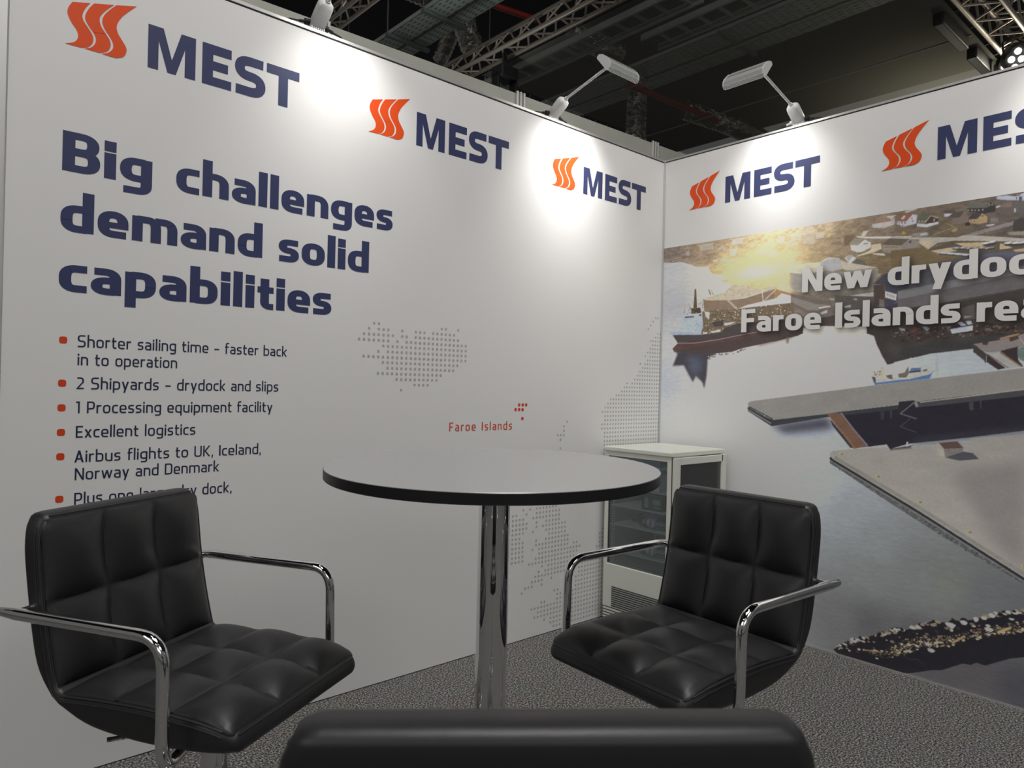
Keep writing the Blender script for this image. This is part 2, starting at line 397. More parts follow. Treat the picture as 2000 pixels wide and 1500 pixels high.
MURAL_LAND=[((0.053,1.952),(118,106,98)),((0.287,1.924),(140,124,108)),((0.499,1.951),(176,156,126)),((0.639,1.983),(204,182,144)),((0.798,2.01),(194,174,144)),((0.899,1.994),(172,155,130)),((1.02,1.905),(130,115,95)),((1.176,1.951),(125,112,100)),((1.342,1.926),(98,88,78)),((1.441,1.868),(95,85,70)),((1.62,1.923),(90,82,78)),((1.69,1.852),(84,78,74)),((1.305,1.799),(120,105,80)),((1.136,1.774),(112,98,75)),((0.903,1.8),(150,132,104)),((1.025,1.692),(115,105,95)),((0.443,1.838),(196,172,128)),((0.725,1.782),(205,182,140)),((0.807,1.613),(112,104,97)),((0.957,1.555),(95,88,84)),((1.141,1.544),(70,66,64)),((1.448,1.484),(60,55,52)),((1.695,1.552),(60,56,55)),((1.541,1.438),(58,55,54)),((1.353,1.379),(56,54,55)),((0.353,1.793),(170,145,105)),((0.533,1.736),(190,165,125))]
MURAL_COAST=[(-0.036,1.981),(0.898,2.028),(1.713,2.027),(1.724,1.416),(1.621,1.411),(1.542,1.397),(1.388,1.379),(1.231,1.341),(1.217,1.332),(1.194,1.371),(1.17,1.424),(1.158,1.46),(1.127,1.473),(1.123,1.507),(0.917,1.516),(0.773,1.507),(0.768,1.615),(0.646,1.7),(0.533,1.723),(0.466,1.742),(0.429,1.767),(0.377,1.785),(0.438,1.785),(0.413,1.801),(0.383,1.812),(0.33,1.82),(0.311,1.839),(0.304,1.867),(0.224,1.873),(0.174,1.893),(0.123,1.91),(0.054,1.915),(-0.034,1.931)]
MURAL_OPS=[
('P',[(0.436,1.994),(0.506,1.991),(0.503,1.962),(0.441,1.967)],(178,176,168),0,0),
('P',[(0.236,1.987),(0.325,1.99),(0.326,1.956),(0.251,1.958)],(160,154,142),0,0),
('P',[(0.425,1.943),(0.475,1.944),(0.459,1.901),(0.426,1.909)],(178,174,168),0,0),
('P',[(0.358,1.902),(0.476,1.892),(0.481,1.869),(0.384,1.876)],(168,162,150),0,0),
('P',[(0.357,1.952),(0.382,1.967),(0.408,1.949),(0.339,1.942)],(165,160,155),0,0),
('P',[(0.154,1.958),(0.177,1.971),(0.178,1.939),(0.159,1.942)],(150,147,145),0,0),
('P',[(0.68,1.963),(0.725,1.96),(0.725,1.936),(0.684,1.941)],(196,184,160),0,0),
('P',[(0.758,1.966),(0.812,1.965),(0.809,1.938),(0.766,1.941)],(200,188,165),0,0),
('P',[(0.565,1.917),(0.643,1.918),(0.651,1.888),(0.597,1.881)],(200,188,160),0,0),
('P',[(0.651,1.896),(0.685,1.909),(0.704,1.868),(0.651,1.87)],(188,178,165),0,0),
('P',[(0.611,1.948),(0.684,1.941),(0.68,1.929),(0.611,1.937)],(205,192,160),0,0),
('P',[(0.328,1.898),(0.358,1.898),(0.354,1.885),(0.328,1.887)],(195,188,175),0,0),
('P',[(0.749,1.848),(0.775,1.859),(0.775,1.838)],(180,172,165),0,0),
('S',[(0.025,1.93),(0.126,1.938)],(160,145,130),0.0034),
('S',[(0.065,1.921),(0.169,1.923)],(155,142,128),0.0034),
('S',[(0.296,1.936),(0.353,1.941)],(170,150,130),0.003),
('G',(0.582,1.804),(222,217,204),0.105,0.034),
('G',(0.587,1.835),(232,208,150),0.26,0.1),
('P',[(0.694,1.973),(0.725,1.965),(0.723,1.936),(0.695,1.943)],(196,186,165),0,0),
('P',[(0.729,1.938),(0.791,1.935),(0.798,1.919),(0.74,1.912)],(190,178,155),0,0),
('P',[(0.76,1.963),(0.807,1.958),(0.807,1.94),(0.764,1.94)],(190,178,155),0,0),
('P',[(0.82,1.961),(0.875,1.962),(0.88,1.911),(0.823,1.916)],(176,166,148),0,0),
('P',[(0.806,1.986),(0.852,1.998),(0.878,1.984),(0.875,1.966),(0.81,1.969)],(180,168,148),0,0),
('P',[(0.882,1.955),(0.92,1.956),(0.924,1.933),(0.886,1.929)],(178,166,150),0,0),
('P',[(0.933,1.935),(0.949,1.949),(0.958,1.944),(0.949,1.93)],(190,160,110),0,0),
('P',[(1.017,1.923),(1.032,1.93),(1.068,1.922),(1.065,1.91),(1.045,1.883),(1.018,1.883)],(110,92,78),0,0),
('P',[(0.959,1.903),(1.002,1.907),(1.008,1.887),(0.959,1.882)],(125,108,96),0,0),
('P',[(0.903,1.883),(0.959,1.894),(1.008,1.887),(1.009,1.875),(0.91,1.863)],(148,130,108),0,0),
('P',[(1.102,1.935),(1.126,1.935),(1.109,1.913),(1.094,1.915)],(182,174,162),0,0),
('P',[(1.139,1.962),(1.193,1.963),(1.234,1.964),(1.232,1.945),(1.191,1.938),(1.143,1.945)],(172,168,166),0,0),
('P',[(1.145,1.967),(1.159,1.989),(1.234,1.971),(1.237,1.962),(1.19,1.963)],(138,112,98),0,0),
('P',[(1.198,1.986),(1.242,1.987),(1.22,1.972)],(172,165,158),0,0),
('P',[(1.071,1.919),(1.118,1.909),(1.303,1.885),(1.303,1.875),(1.123,1.9),(1.077,1.912)],(206,200,188),0,0),
('P',[(1.046,1.882),(1.08,1.876),(1.109,1.898),(1.137,1.879),(1.136,1.858),(1.099,1.842),(1.075,1.844),(1.05,1.858)],(186,186,181),0,0),
('P',[(1.039,1.886),(1.059,1.908),(1.106,1.903),(1.08,1.876),(1.046,1.882)],(136,129,112),0,0),
('S',[(1.104,1.878),(1.124,1.878)],(90,85,82),0.0037),
('P',[(1.138,1.87),(1.178,1.871),(1.184,1.846),(1.145,1.833),(1.079,1.824),(1.075,1.827),(1.136,1.846)],(182,172,150),0,0),
('P',[(1.142,1.831),(1.193,1.824),(1.199,1.812),(1.151,1.825)],(205,196,178),0,0),
('P',[(1.187,1.862),(1.264,1.85),(1.264,1.814),(1.189,1.831)],(142,132,120),0,0),
('P',[(1.264,1.85),(1.295,1.875),(1.332,1.861),(1.335,1.838),(1.264,1.814)],(130,124,119),0,0),
('P',[(1.184,1.864),(1.214,1.888),(1.298,1.876),(1.264,1.85)],(94,85,75),0,0),
('P',[(1.29,1.861),(1.303,1.869),(1.304,1.854)],(75,70,68),0,0),
('P',[(1.192,1.855),(1.197,1.855),(1.197,1.849),(1.192,1.85)],(98,90,84),0,0),
('P',[(1.193,1.839),(1.197,1.838),(1.197,1.833),(1.193,1.834)],(110,102,95),0,0),
('P',[(1.202,1.854),(1.207,1.853),(1.207,1.848),(1.202,1.848)],(98,90,84),0,0),
('P',[(1.203,1.838),(1.207,1.837),(1.207,1.831),(1.203,1.833)],(110,102,95),0,0),
('P',[(1.212,1.853),(1.217,1.852),(1.217,1.846),(1.212,1.847)],(98,90,84),0,0),
('P',[(1.213,1.837),(1.217,1.835),(1.217,1.83),(1.213,1.831)],(110,102,95),0,0),
('P',[(1.222,1.851),(1.227,1.851),(1.227,1.845),(1.222,1.846)],(98,90,84),0,0),
('P',[(1.223,1.835),(1.227,1.834),(1.227,1.829),(1.223,1.83)],(110,102,95),0,0),
('P',[(1.232,1.85),(1.237,1.849),(1.237,1.844),(1.232,1.845)],(98,90,84),0,0),
('P',[(1.233,1.834),(1.237,1.833),(1.237,1.828),(1.233,1.829)],(110,102,95),0,0),
('P',[(1.242,1.849),(1.246,1.848),(1.247,1.842),(1.242,1.843)],(98,90,84),0,0),
('P',[(1.242,1.833),(1.247,1.832),(1.247,1.826),(1.242,1.827)],(110,102,95),0,0),
('P',[(1.252,1.848),(1.256,1.847),(1.256,1.841),(1.252,1.842)],(98,90,84),0,0),
('P',[(1.252,1.831),(1.257,1.83),(1.257,1.825),(1.252,1.826)],(110,102,95),0,0),
('P',[(0.757,1.785),(0.821,1.772),(0.931,1.773),(1.023,1.76),(1.059,1.764),(1.169,1.762),(1.17,1.724),(1.153,1.71),(1.151,1.66),(0.933,1.666),(0.779,1.695),(0.762,1.713)],(139,135,130),0,0),
('P',[(0.931,1.76),(1.15,1.711),(1.151,1.66),(0.933,1.666)],(112,107,100),3,0),
('P',[(0.748,1.795),(0.766,1.819),(0.859,1.822),(0.911,1.819),(0.911,1.8),(0.931,1.773),(0.821,1.772),(0.755,1.785)],(192,184,160),0,0),
('P',[(0.911,1.819),(0.942,1.834),(0.999,1.827),(1.011,1.776),(0.968,1.769),(0.93,1.779),(0.914,1.8)],(158,158,160),0,0),
('P',[(0.91,1.822),(0.942,1.836),(1.001,1.827),(0.945,1.83),(0.914,1.818)],(196,190,175),0,0),
('P',[(1.001,1.818),(1.025,1.806),(1.169,1.764),(1.062,1.763),(1.035,1.765),(1.011,1.776)],(174,167,152),0,0),
('P',[(1.022,1.824),(1.04,1.837),(1.074,1.818),(1.049,1.797),(1.04,1.801)],(190,190,186),0,0),
('P',[(1.04,1.837),(1.061,1.833),(1.04,1.807),(1.028,1.824)],(150,148,144),0,0),
('P',[(1.058,1.796),(1.076,1.816),(1.111,1.799),(1.123,1.778)],(92,88,86),0,0),
('P',[(1.17,1.738),(1.186,1.734),(1.156,1.71),(1.153,1.696),(1.17,1.724)],(150,142,130),0,0),
('P',[(0.699,1.778),(0.72,1.769),(0.751,1.759),(0.762,1.709),(0.783,1.678),(0.7,1.705)],(214,196,160),4,0),
('P',[(0.72,1.769),(0.744,1.768),(0.744,1.757),(0.72,1.759)],(205,200,192),0,0),
('P',[(0.712,1.789),(0.743,1.789),(0.74,1.777),(0.712,1.776)],(196,184,165),0,0),
('P',[(0.7,1.701),(0.78,1.678),(0.965,1.626),(0.982,1.566),(0.967,1.548),(0.916,1.551),(0.851,1.58),(0.777,1.627),(0.701,1.678)],(102,94,88),0,0),
('P',[(0.77,1.666),(0.889,1.622),(0.959,1.611),(0.903,1.599),(0.903,1.59),(0.851,1.596),(0.774,1.637)],(125,119,114),0,0),
('P',[(1.044,1.648),(1.151,1.657),(1.152,1.636),(1.112,1.624)],(160,158,152),0,0),
('P',[(0.98,1.656),(1.155,1.636),(1.156,1.555),(0.985,1.563)],(82,77,73),0,0),
('P',[(1.024,1.603),(1.053,1.607),(1.055,1.595),(1.027,1.594)],(150,152,160),0,0),
('P',[(0.913,1.58),(0.947,1.591),(0.947,1.577),(0.919,1.57)],(160,164,172),0,0),
('P',[(0.906,1.605),(0.959,1.609),(0.962,1.604),(0.906,1.597)],(192,186,172),0,0),
('P',[(0.952,1.646),(0.98,1.64),(0.98,1.634),(0.962,1.634)],(150,142,136),0,0),
('P',[(1.065,1.637),(1.084,1.631),(1.08,1.625),(1.068,1.627)],(140,138,136),0,0),
('P',[(0.916,1.554),(0.966,1.561),(0.985,1.566),(1.145,1.556),(1.126,1.503),(0.986,1.513),(0.917,1.516),(0.833,1.517)],(70,63,60),0,0),
('P',[(1.152,1.687),(1.196,1.686),(1.2,1.615),(1.158,1.588)],(72,60,56),0,0),
('P',[(1.151,1.693),(1.198,1.733),(1.306,1.75),(1.307,1.661),(1.254,1.654),(1.253,1.576),(1.201,1.585),(1.199,1.685)],(64,65,78),0,0),
('P',[(1.221,1.832),(1.328,1.832),(1.37,1.816),(1.406,1.791),(1.523,1.772),(1.456,1.76),(1.296,1.753),(1.223,1.762)],(104,91,68),0,0),
('P',[(1.296,1.751),(1.456,1.763),(1.553,1.779),(1.671,1.78),(1.686,1.77),(1.718,1.758),(1.719,1.66),(1.482,1.645),(1.298,1.65)],(80,80,86),0,0),
('P',[(1.438,1.677),(1.576,1.688),(1.718,1.704),(1.719,1.66),(1.482,1.645)],(96,94,94),0,0),
('P',[(1.553,1.779),(1.671,1.78),(1.686,1.77),(1.718,1.758),(1.718,1.743),(1.554,1.741)],(84,86,100),3,0),
('P',[(1.253,1.651),(1.378,1.669),(1.718,1.715),(1.719,1.681),(1.373,1.63),(1.255,1.615)],(113,112,115),0,0),
('P',[(1.226,1.583),(1.255,1.615),(1.482,1.651),(1.719,1.685),(1.72,1.624),(1.43,1.589),(1.28,1.574)],(93,89,91),0,0),
('P',[(1.226,1.583),(1.28,1.574),(1.43,1.588),(1.72,1.626),(1.722,1.485),(1.556,1.504),(1.228,1.504)],(60,54,52),0,0),
('P',[(1.498,1.562),(1.545,1.575),(1.549,1.516),(1.504,1.513)],(82,76,74),0,0),
('S',[(1.493,1.591),(1.72,1.624)],(72,68,68),0.0031),
('P',[(1.178,1.622),(1.197,1.619),(1.198,1.585),(1.178,1.59)],(105,100,98),0,0),
('P',[(1.201,1.585),(1.255,1.602),(1.253,1.55),(1.201,1.55)],(58,57,70),0,0),
('P',[(1.201,1.657),(1.249,1.639),(1.248,1.611),(1.201,1.629)],(186,188,192),0,0),
('P',[(1.208,1.648),(1.215,1.645),(1.215,1.634),(1.21,1.637)],(175,105,85),0,0),
('P',[(1.219,1.642),(1.223,1.641),(1.223,1.629),(1.219,1.63)],(110,114,124),0,0),
('P',[(1.225,1.64),(1.229,1.638),(1.229,1.627),(1.225,1.628)],(110,114,124),0,0),
('P',[(1.231,1.638),(1.235,1.636),(1.235,1.624),(1.231,1.626)],(110,114,124),0,0),
('P',[(1.237,1.635),(1.241,1.634),(1.241,1.622),(1.237,1.624)],(110,114,124),0,0),
('P',[(1.228,1.504),(1.556,1.504),(1.722,1.501),(1.723,1.444),(1.486,1.44),(1.229,1.423)],(58,50,47),0,1),
('P',[(1.229,1.423),(1.486,1.438),(1.723,1.454),(1.546,1.413),(1.542,1.397),(1.388,1.379),(1.231,1.341)],(56,54,55),0,0),
('P',[(1.126,1.506),(1.241,1.504),(1.244,1.338),(1.217,1.332),(1.194,1.371),(1.17,1.424),(1.158,1.46),(1.127,1.473)],(58,53,52),0,0),
('P',[(1.215,1.435),(1.259,1.41),(1.268,1.375),(1.232,1.382)],(76,72,69),5,0),
('P',[(1.462,1.441),(1.543,1.446),(1.543,1.432),(1.462,1.432)],(72,70,72),3,0),
('P',[(1.305,1.42),(1.382,1.429),(1.377,1.424),(1.31,1.417)],(84,78,76),2,0),
('K',[(1.228,1.493),(1.712,1.486),(1.713,1.45),(1.229,1.44)],[(90,80,75),(38,34,33),(110,96,88)],120,0.002,0.006,5),
('P',[(1.459,1.477),(1.54,1.489),(1.54,1.468),(1.466,1.458)],(166,173,189),0,0),
('P',[(1.485,1.503),(1.499,1.506),(1.519,1.49),(1.5,1.487)],(152,160,172),0,0),
('P',[(1.514,1.508),(1.533,1.508),(1.539,1.495),(1.523,1.491)],(152,157,167),0,0),
('P',[(1.507,1.529),(1.537,1.527),(1.511,1.518)],(132,137,147),0,0),
('P',[(1.352,1.493),(1.371,1.493),(1.383,1.48),(1.371,1.472)],(112,122,132),0,0),
('P',[(1.258,1.494),(1.285,1.487),(1.285,1.477),(1.269,1.479)],(132,137,147),0,0),
('P',[(1.304,1.484),(1.348,1.487),(1.317,1.466)],(92,57,50),0,0),
('P',[(1.444,1.487),(1.459,1.486),(1.451,1.477)],(115,120,122),0,0),
('P',[(1.584,1.476),(1.602,1.477),(1.603,1.465),(1.584,1.464)],(92,86,86),0,0),
('P',[(1.22,1.896),(1.301,1.882),(1.333,1.875),(1.478,1.855),(1.526,1.865),(1.64,1.884),(1.684,1.891),(1.675,1.878),(1.538,1.854),(1.717,1.816),(1.717,1.805),(1.467,1.842),(1.405,1.842),(1.37,1.819),(1.333,1.852),(1.333,1.866),(1.22,1.888)],(158,153,145),0,0),
('P',[(1.498,1.859),(1.651,1.888),(1.68,1.888),(1.673,1.876),(1.538,1.855)],(120,115,112),0,0),
('P',[(1.37,1.817),(1.467,1.842),(1.573,1.826),(1.717,1.802),(1.717,1.766),(1.686,1.771),(1.553,1.779),(1.523,1.774),(1.406,1.799)],(84,76,70),0,0),
('P',[(1.467,1.832),(1.573,1.822),(1.583,1.804),(1.515,1.808)],(170,152,120),0,0),
('P',[(1.38,1.812),(1.455,1.816),(1.479,1.799),(1.411,1.796)],(168,154,126),0,0),
('P',[(1.628,1.809),(1.646,1.804),(1.67,1.785),(1.628,1.786)],(165,150,122),0,0),
('P',[(1.671,1.778),(1.717,1.781),(1.717,1.766),(1.682,1.769)],(160,142,112),0,0),
('P',[(1.336,1.857),(1.389,1.852),(1.37,1.821),(1.336,1.849)],(172,160,138),0,0),
('E',(1.416,1.8),(150,160,168),0.0095,0.0042),
('E',(1.419,1.794),(60,55,52),0.008,0.003),
('E',(1.425,1.798),(168,176,182),0.0095,0.0042),
('E',(1.428,1.792),(60,55,52),0.008,0.003),
('E',(1.434,1.796),(168,176,182),0.0095,0.0042),
('E',(1.437,1.79),(60,55,52),0.008,0.003),
('E',(1.443,1.794),(150,160,168),0.0095,0.0042),
('E',(1.446,1.788),(60,55,52),0.008,0.003),
('E',(1.452,1.792),(168,176,182),0.0095,0.0042),
('E',(1.455,1.786),(60,55,52),0.008,0.003),
('E',(1.461,1.79),(168,176,182),0.0095,0.0042),
('E',(1.464,1.784),(60,55,52),0.008,0.003),
('E',(1.47,1.788),(150,160,168),0.0095,0.0042),
('E',(1.473,1.782),(60,55,52),0.008,0.003),
('E',(1.479,1.786),(168,176,182),0.0095,0.0042),
('E',(1.482,1.78),(60,55,52),0.008,0.003),
('E',(1.488,1.784),(168,176,182),0.0095,0.0042),
('E',(1.491,1.778),(60,55,52),0.008,0.003),
('E',(1.497,1.782),(150,160,168),0.0095,0.0042),
('E',(1.5,1.776),(60,55,52),0.008,0.003),
('E',(1.506,1.78),(168,176,182),0.0095,0.0042),
('E',(1.509,1.774),(60,55,52),0.008,0.003),
('E',(1.515,1.778),(168,176,182),0.0095,0.0042),
('E',(1.518,1.772),(60,55,52),0.008,0.003),
('E',(1.466,1.814),(120,118,112),0.01,0.004),
('E',(1.47,1.808),(62,56,52),0.009,0.003),
('E',(1.477,1.811),(160,165,168),0.01,0.004),
('E',(1.481,1.806),(62,56,52),0.009,0.003),
('E',(1.489,1.808),(120,118,112),0.01,0.004),
('E',(1.492,1.805),(62,56,52),0.009,0.003),
('E',(1.5,1.81),(160,165,168),0.01,0.004),
('E',(1.504,1.803),(62,56,52),0.009,0.003),
('E',(1.511,1.807),(120,118,112),0.01,0.004),
('E',(1.515,1.802),(62,56,52),0.009,0.003),
('E',(1.522,1.804),(160,165,168),0.01,0.004),
('E',(1.526,1.8),(62,56,52),0.009,0.003),
('E',(1.533,1.805),(120,118,112),0.01,0.004),
('E',(1.537,1.799),(62,56,52),0.009,0.003),
('E',(1.545,1.802),(160,165,168),0.01,0.004),
('E',(1.548,1.798),(62,56,52),0.009,0.003),
('E',(1.556,1.799),(120,118,112),0.01,0.004),
('E',(1.559,1.796),(62,56,52),0.009,0.003),
('E',(1.566,1.801),(160,165,168),0.01,0.004),
('E',(1.57,1.795),(62,56,52),0.009,0.003),
('E',(1.577,1.798),(120,118,112),0.01,0.004),
('E',(1.581,1.793),(62,56,52),0.009,0.003),
('E',(1.588,1.795),(160,165,168),0.01,0.004),
('E',(1.592,1.792),(62,56,52),0.009,0.003),
('E',(1.599,1.797),(120,118,112),0.01,0.004),
('E',(1.602,1.791),(62,56,52),0.009,0.003),
('E',(1.58,1.817),(172,174,172),0.013,0.005),
('E',(1.583,1.809),(55,50,50),0.015,0.004),
('E',(1.599,1.819),(172,174,172),0.013,0.005),
('E',(1.601,1.811),(55,50,50),0.015,0.004),
('E',(1.655,1.808),(172,174,172),0.013,0.005),
('E',(1.657,1.8),(55,50,50),0.015,0.004),
('E',(1.679,1.805),(172,174,172),0.013,0.005),
('E',(1.681,1.797),(55,50,50),0.015,0.004),
('E',(1.698,1.803),(172,174,172),0.013,0.005),
('E',(1.701,1.796),(55,50,50),0.015,0.004),
('P',[(1.246,1.958),(1.281,1.951),(1.307,1.979),(1.323,1.962),(1.322,1.936),(1.268,1.93),(1.245,1.945)],(170,170,177),0,0),
('P',[(1.246,1.96),(1.259,1.989),(1.307,1.981),(1.282,1.954)],(126,87,74),0,0),
('P',[(1.259,1.966),(1.27,1.979),(1.28,1.977),(1.27,1.962)],(175,165,160),0,0),
('P',[(1.251,1.954),(1.256,1.954),(1.256,1.947),(1.252,1.948)],(95,88,92),0,0),
('P',[(1.262,1.953),(1.267,1.952),(1.267,1.945),(1.262,1.946)],(95,88,92),0,0),
('P',[(1.274,1.95),(1.279,1.949),(1.279,1.943),(1.274,1.943)],(95,88,92),0,0),
('P',[(1.252,1.943),(1.257,1.942),(1.257,1.936),(1.252,1.936)],(95,88,92),0,0),
('P',[(1.264,1.939),(1.269,1.939),(1.269,1.932),(1.264,1.933)],(95,88,92),0,0),
('P',[(1.302,1.965),(1.307,1.964),(1.307,1.958),(1.302,1.959)],(95,88,92),0,0),
('P',[(1.305,1.953),(1.31,1.952),(1.31,1.946),(1.305,1.947)],(95,88,92),0,0),
('P',[(1.218,1.976),(1.235,1.973),(1.235,1.95),(1.219,1.949)],(160,155,155),0,0),
('P',[(1.272,1.996),(1.32,2.005),(1.325,1.998),(1.283,1.988)],(165,158,150),0,0),
('P',[(1.307,1.976),(1.325,1.973),(1.324,1.961)],(165,165,170),0,0),
('P',[(1.357,1.936),(1.377,1.961),(1.407,1.945),(1.406,1.931),(1.357,1.926)],(66,54,47),0,0),
('P',[(1.325,1.953),(1.336,1.971),(1.38,1.962),(1.357,1.935),(1.326,1.94)],(88,92,80),0,0),
('P',[(1.324,1.936),(1.357,1.928),(1.407,1.931),(1.407,1.921),(1.36,1.914),(1.325,1.923)],(174,178,188),0,0),
('S',[(1.357,1.936),(1.377,1.961),(1.406,1.946)],(150,142,128),0.0044),
('P',[(1.331,1.947),(1.337,1.946),(1.337,1.939),(1.331,1.94)],(150,148,130),0,0),
('P',[(1.342,1.946),(1.347,1.945),(1.347,1.938),(1.342,1.939)],(150,148,130),0,0),
('P',[(1.353,1.944),(1.359,1.943),(1.359,1.936),(1.353,1.937)],(150,148,130),0,0),
('P',[(1.388,1.945),(1.394,1.946),(1.394,1.935),(1.388,1.934)],(150,130,120),0,0),
('P',[(1.427,1.961),(1.467,1.956),(1.467,1.944),(1.43,1.947)],(160,165,175),0,0),
('P',[(1.427,1.975),(1.469,1.968),(1.467,1.956),(1.43,1.961)],(84,72,66),0,0),
('P',[(1.46,1.939),(1.491,1.959),(1.505,1.959),(1.518,1.933),(1.516,1.914),(1.492,1.907),(1.46,1.914)],(108,97,90),0,0),
('P',[(1.44,1.942),(1.464,1.961),(1.501,1.959),(1.484,1.935)],(76,70,68),0,0),
('P',[(1.551,1.919),(1.564,1.941),(1.583,1.922),(1.583,1.9),(1.554,1.897),(1.52,1.908),(1.52,1.921)],(153,131,100),0,0),
('P',[(1.518,1.924),(1.532,1.944),(1.565,1.941),(1.543,1.92)],(62,60,60),0,0),
('P',[(1.557,1.934),(1.562,1.933),(1.562,1.928),(1.558,1.929)],(80,70,62),0,0),
('P',[(1.564,1.932),(1.569,1.931),(1.569,1.925),(1.565,1.926)],(80,70,62),0,0),
('P',[(1.525,1.916),(1.529,1.916),(1.529,1.91),(1.525,1.911)],(80,70,62),0,0),
('P',[(1.536,1.914),(1.54,1.913),(1.54,1.908),(1.536,1.908)],(80,70,62),0,0),
('P',[(1.51,1.969),(1.585,1.959),(1.593,1.98),(1.612,1.959),(1.61,1.939),(1.571,1.937),(1.51,1.956)],(54,50,50),0,0),
('P',[(1.51,1.97),(1.524,1.988),(1.589,1.98),(1.575,1.96)],(90,90,84),0,0),
('P',[(1.512,1.964),(1.518,1.963),(1.518,1.956),(1.512,1.957)],(130,124,120),0,0),
('P',[(1.525,1.962),(1.531,1.961),(1.531,1.954),(1.526,1.955)],(130,124,120),0,0),
('P',[(1.537,1.96),(1.542,1.96),(1.542,1.952),(1.537,1.953)],(130,124,120),0,0),
('P',[(1.55,1.958),(1.555,1.957),(1.555,1.95),(1.55,1.951)],(130,124,120),0,0),
('P',[(1.564,1.957),(1.569,1.956),(1.569,1.949),(1.564,1.95)],(130,124,120),0,0),
('P',[(1.587,1.972),(1.592,1.971),(1.592,1.964),(1.587,1.965)],(130,124,120),0,0),
('P',[(1.596,1.972),(1.601,1.971),(1.601,1.964),(1.596,1.965)],(130,124,120),0,0),
('P',[(1.614,1.94),(1.614,1.956),(1.639,1.965),(1.669,1.965),(1.675,1.925),(1.662,1.912),(1.617,1.932)],(90,80,76),0,0),
('P',[(1.614,1.955),(1.639,1.967),(1.667,1.965),(1.661,1.948)],(104,94,88),0,0),
('S',[(1.612,1.955),(1.625,1.958)],(180,172,160),0.005),
('P',[(1.674,1.956),(1.714,1.96),(1.715,1.913),(1.675,1.92)],(84,82,80),0,0),
('P',[(1.672,1.94),(1.679,1.94),(1.679,1.924),(1.673,1.925)],(150,158,175),0,0),
('P',[(1.613,1.999),(1.649,1.996),(1.676,1.987),(1.713,2.0),(1.714,1.964),(1.676,1.972),(1.652,1.976),(1.614,1.987)],(152,157,170),0,0),
('P',[(1.678,1.995),(1.695,1.997),(1.691,1.986),(1.678,1.987)],(125,95,90),0,0),
('P',[(1.678,1.984),(1.682,1.984),(1.682,1.972),(1.678,1.973)],(75,75,80),0,0),
('P',[(1.687,1.984),(1.697,1.983),(1.698,1.968),(1.687,1.97)],(70,72,78),0,0),
('P',[(1.671,1.889),(1.697,1.901),(1.715,1.892),(1.716,1.846),(1.669,1.853)],(62,58,56),0,0),
('P',[(1.65,1.851),(1.716,1.846),(1.716,1.828),(1.659,1.839)],(130,122,112),0,0),
('P',[(1.595,1.915),(1.619,1.913),(1.621,1.894),(1.595,1.896)],(110,104,98),0,0),
('E',(1.594,1.887),(158,158,160),0.016,0.0045),
('P',[(1.301,1.888),(1.309,1.895),(1.368,1.893),(1.371,1.878),(1.333,1.876)],(128,124,122),0,0),
('P',[(1.337,1.891),(1.361,1.892),(1.369,1.881),(1.34,1.881)],(165,164,165),0,0),
('S',[(1.389,1.878),(1.468,1.898)],(150,138,120),0.0025),
('S',[(1.438,1.918),(1.478,1.89)],(140,126,100),0.0025),
('P',[(1.454,1.885),(1.468,1.894),(1.48,1.887),(1.466,1.878)],(150,125,85),0,0),
('P',[(1.263,1.899),(1.271,1.912),(1.285,1.896)],(165,135,70),0,0),
('P',[(1.506,1.91),(1.523,1.91),(1.523,1.896),(1.506,1.896)],(50,48,42),0,0),
('P',[(0.677,1.685),(0.715,1.69),(0.767,1.673),(0.768,1.635),(0.734,1.628),(0.529,1.635),(0.555,1.651),(0.685,1.661)],(208,203,194),0,0),
('P',[(0.379,1.79),(0.45,1.762),(0.515,1.743),(0.661,1.756),(0.761,1.779),(0.762,1.746),(0.697,1.736),(0.512,1.726),(0.446,1.759)],(205,180,130),4,0),
('P',[(0.271,1.693),(0.296,1.684),(0.437,1.676),(0.517,1.677),(0.68,1.711),(0.684,1.664),(0.529,1.642),(0.48,1.625),(0.282,1.62)],(126,109,93),0,0),
('P',[(0.28,1.696),(0.404,1.718),(0.446,1.756),(0.496,1.748),(0.612,1.717),(0.676,1.728),(0.678,1.71),(0.517,1.683),(0.441,1.676),(0.296,1.684)],(178,168,150),0,0),
('K',[(0.28,1.696),(0.404,1.718),(0.446,1.756),(0.496,1.748),(0.612,1.717),(0.676,1.728),(0.678,1.71),(0.517,1.683),(0.441,1.676)],[(205,198,185),(140,122,100),(210,190,150)],110,0.0015,0.004,3),
('P',[(0.69,1.71),(0.725,1.697),(0.767,1.681),(0.767,1.671),(0.719,1.688),(0.688,1.664),(0.679,1.685)],(150,118,85),0,0),
('S',[(0.417,1.68),(0.477,1.625)],(165,155,145),0.0106),
('S',[(0.687,1.707),(0.624,1.656)],(170,158,142),0.0069),
('S',[(0.614,1.717),(0.625,1.619)],(190,182,165),0.005),
('S',[(0.305,1.742),(0.318,1.711)],(120,100,60),0.0062),
('S',[(0.32,1.735),(0.337,1.709)],(140,118,75),0.0037),
('P',[(0.257,1.615),(0.277,1.628),(0.403,1.627),(0.499,1.627),(0.664,1.633),(0.783,1.636),(0.786,1.537),(0.474,1.553),(0.405,1.529),(0.39,1.512),(0.264,1.504)],(105,92,76),0,0),
('K',[(0.257,1.615),(0.277,1.628),(0.403,1.627),(0.499,1.627),(0.664,1.633),(0.783,1.636),(0.786,1.54),(0.474,1.553),(0.405,1.529),(0.39,1.512),(0.264,1.504)],[(206,200,184),(58,50,44),(160,142,110),(215,208,190),(80,68,55)],420,0.0012,0.0042,1),
('P',[(0.328,1.564),(0.4,1.574),(0.397,1.543),(0.345,1.538)],(70,64,62),0,0),
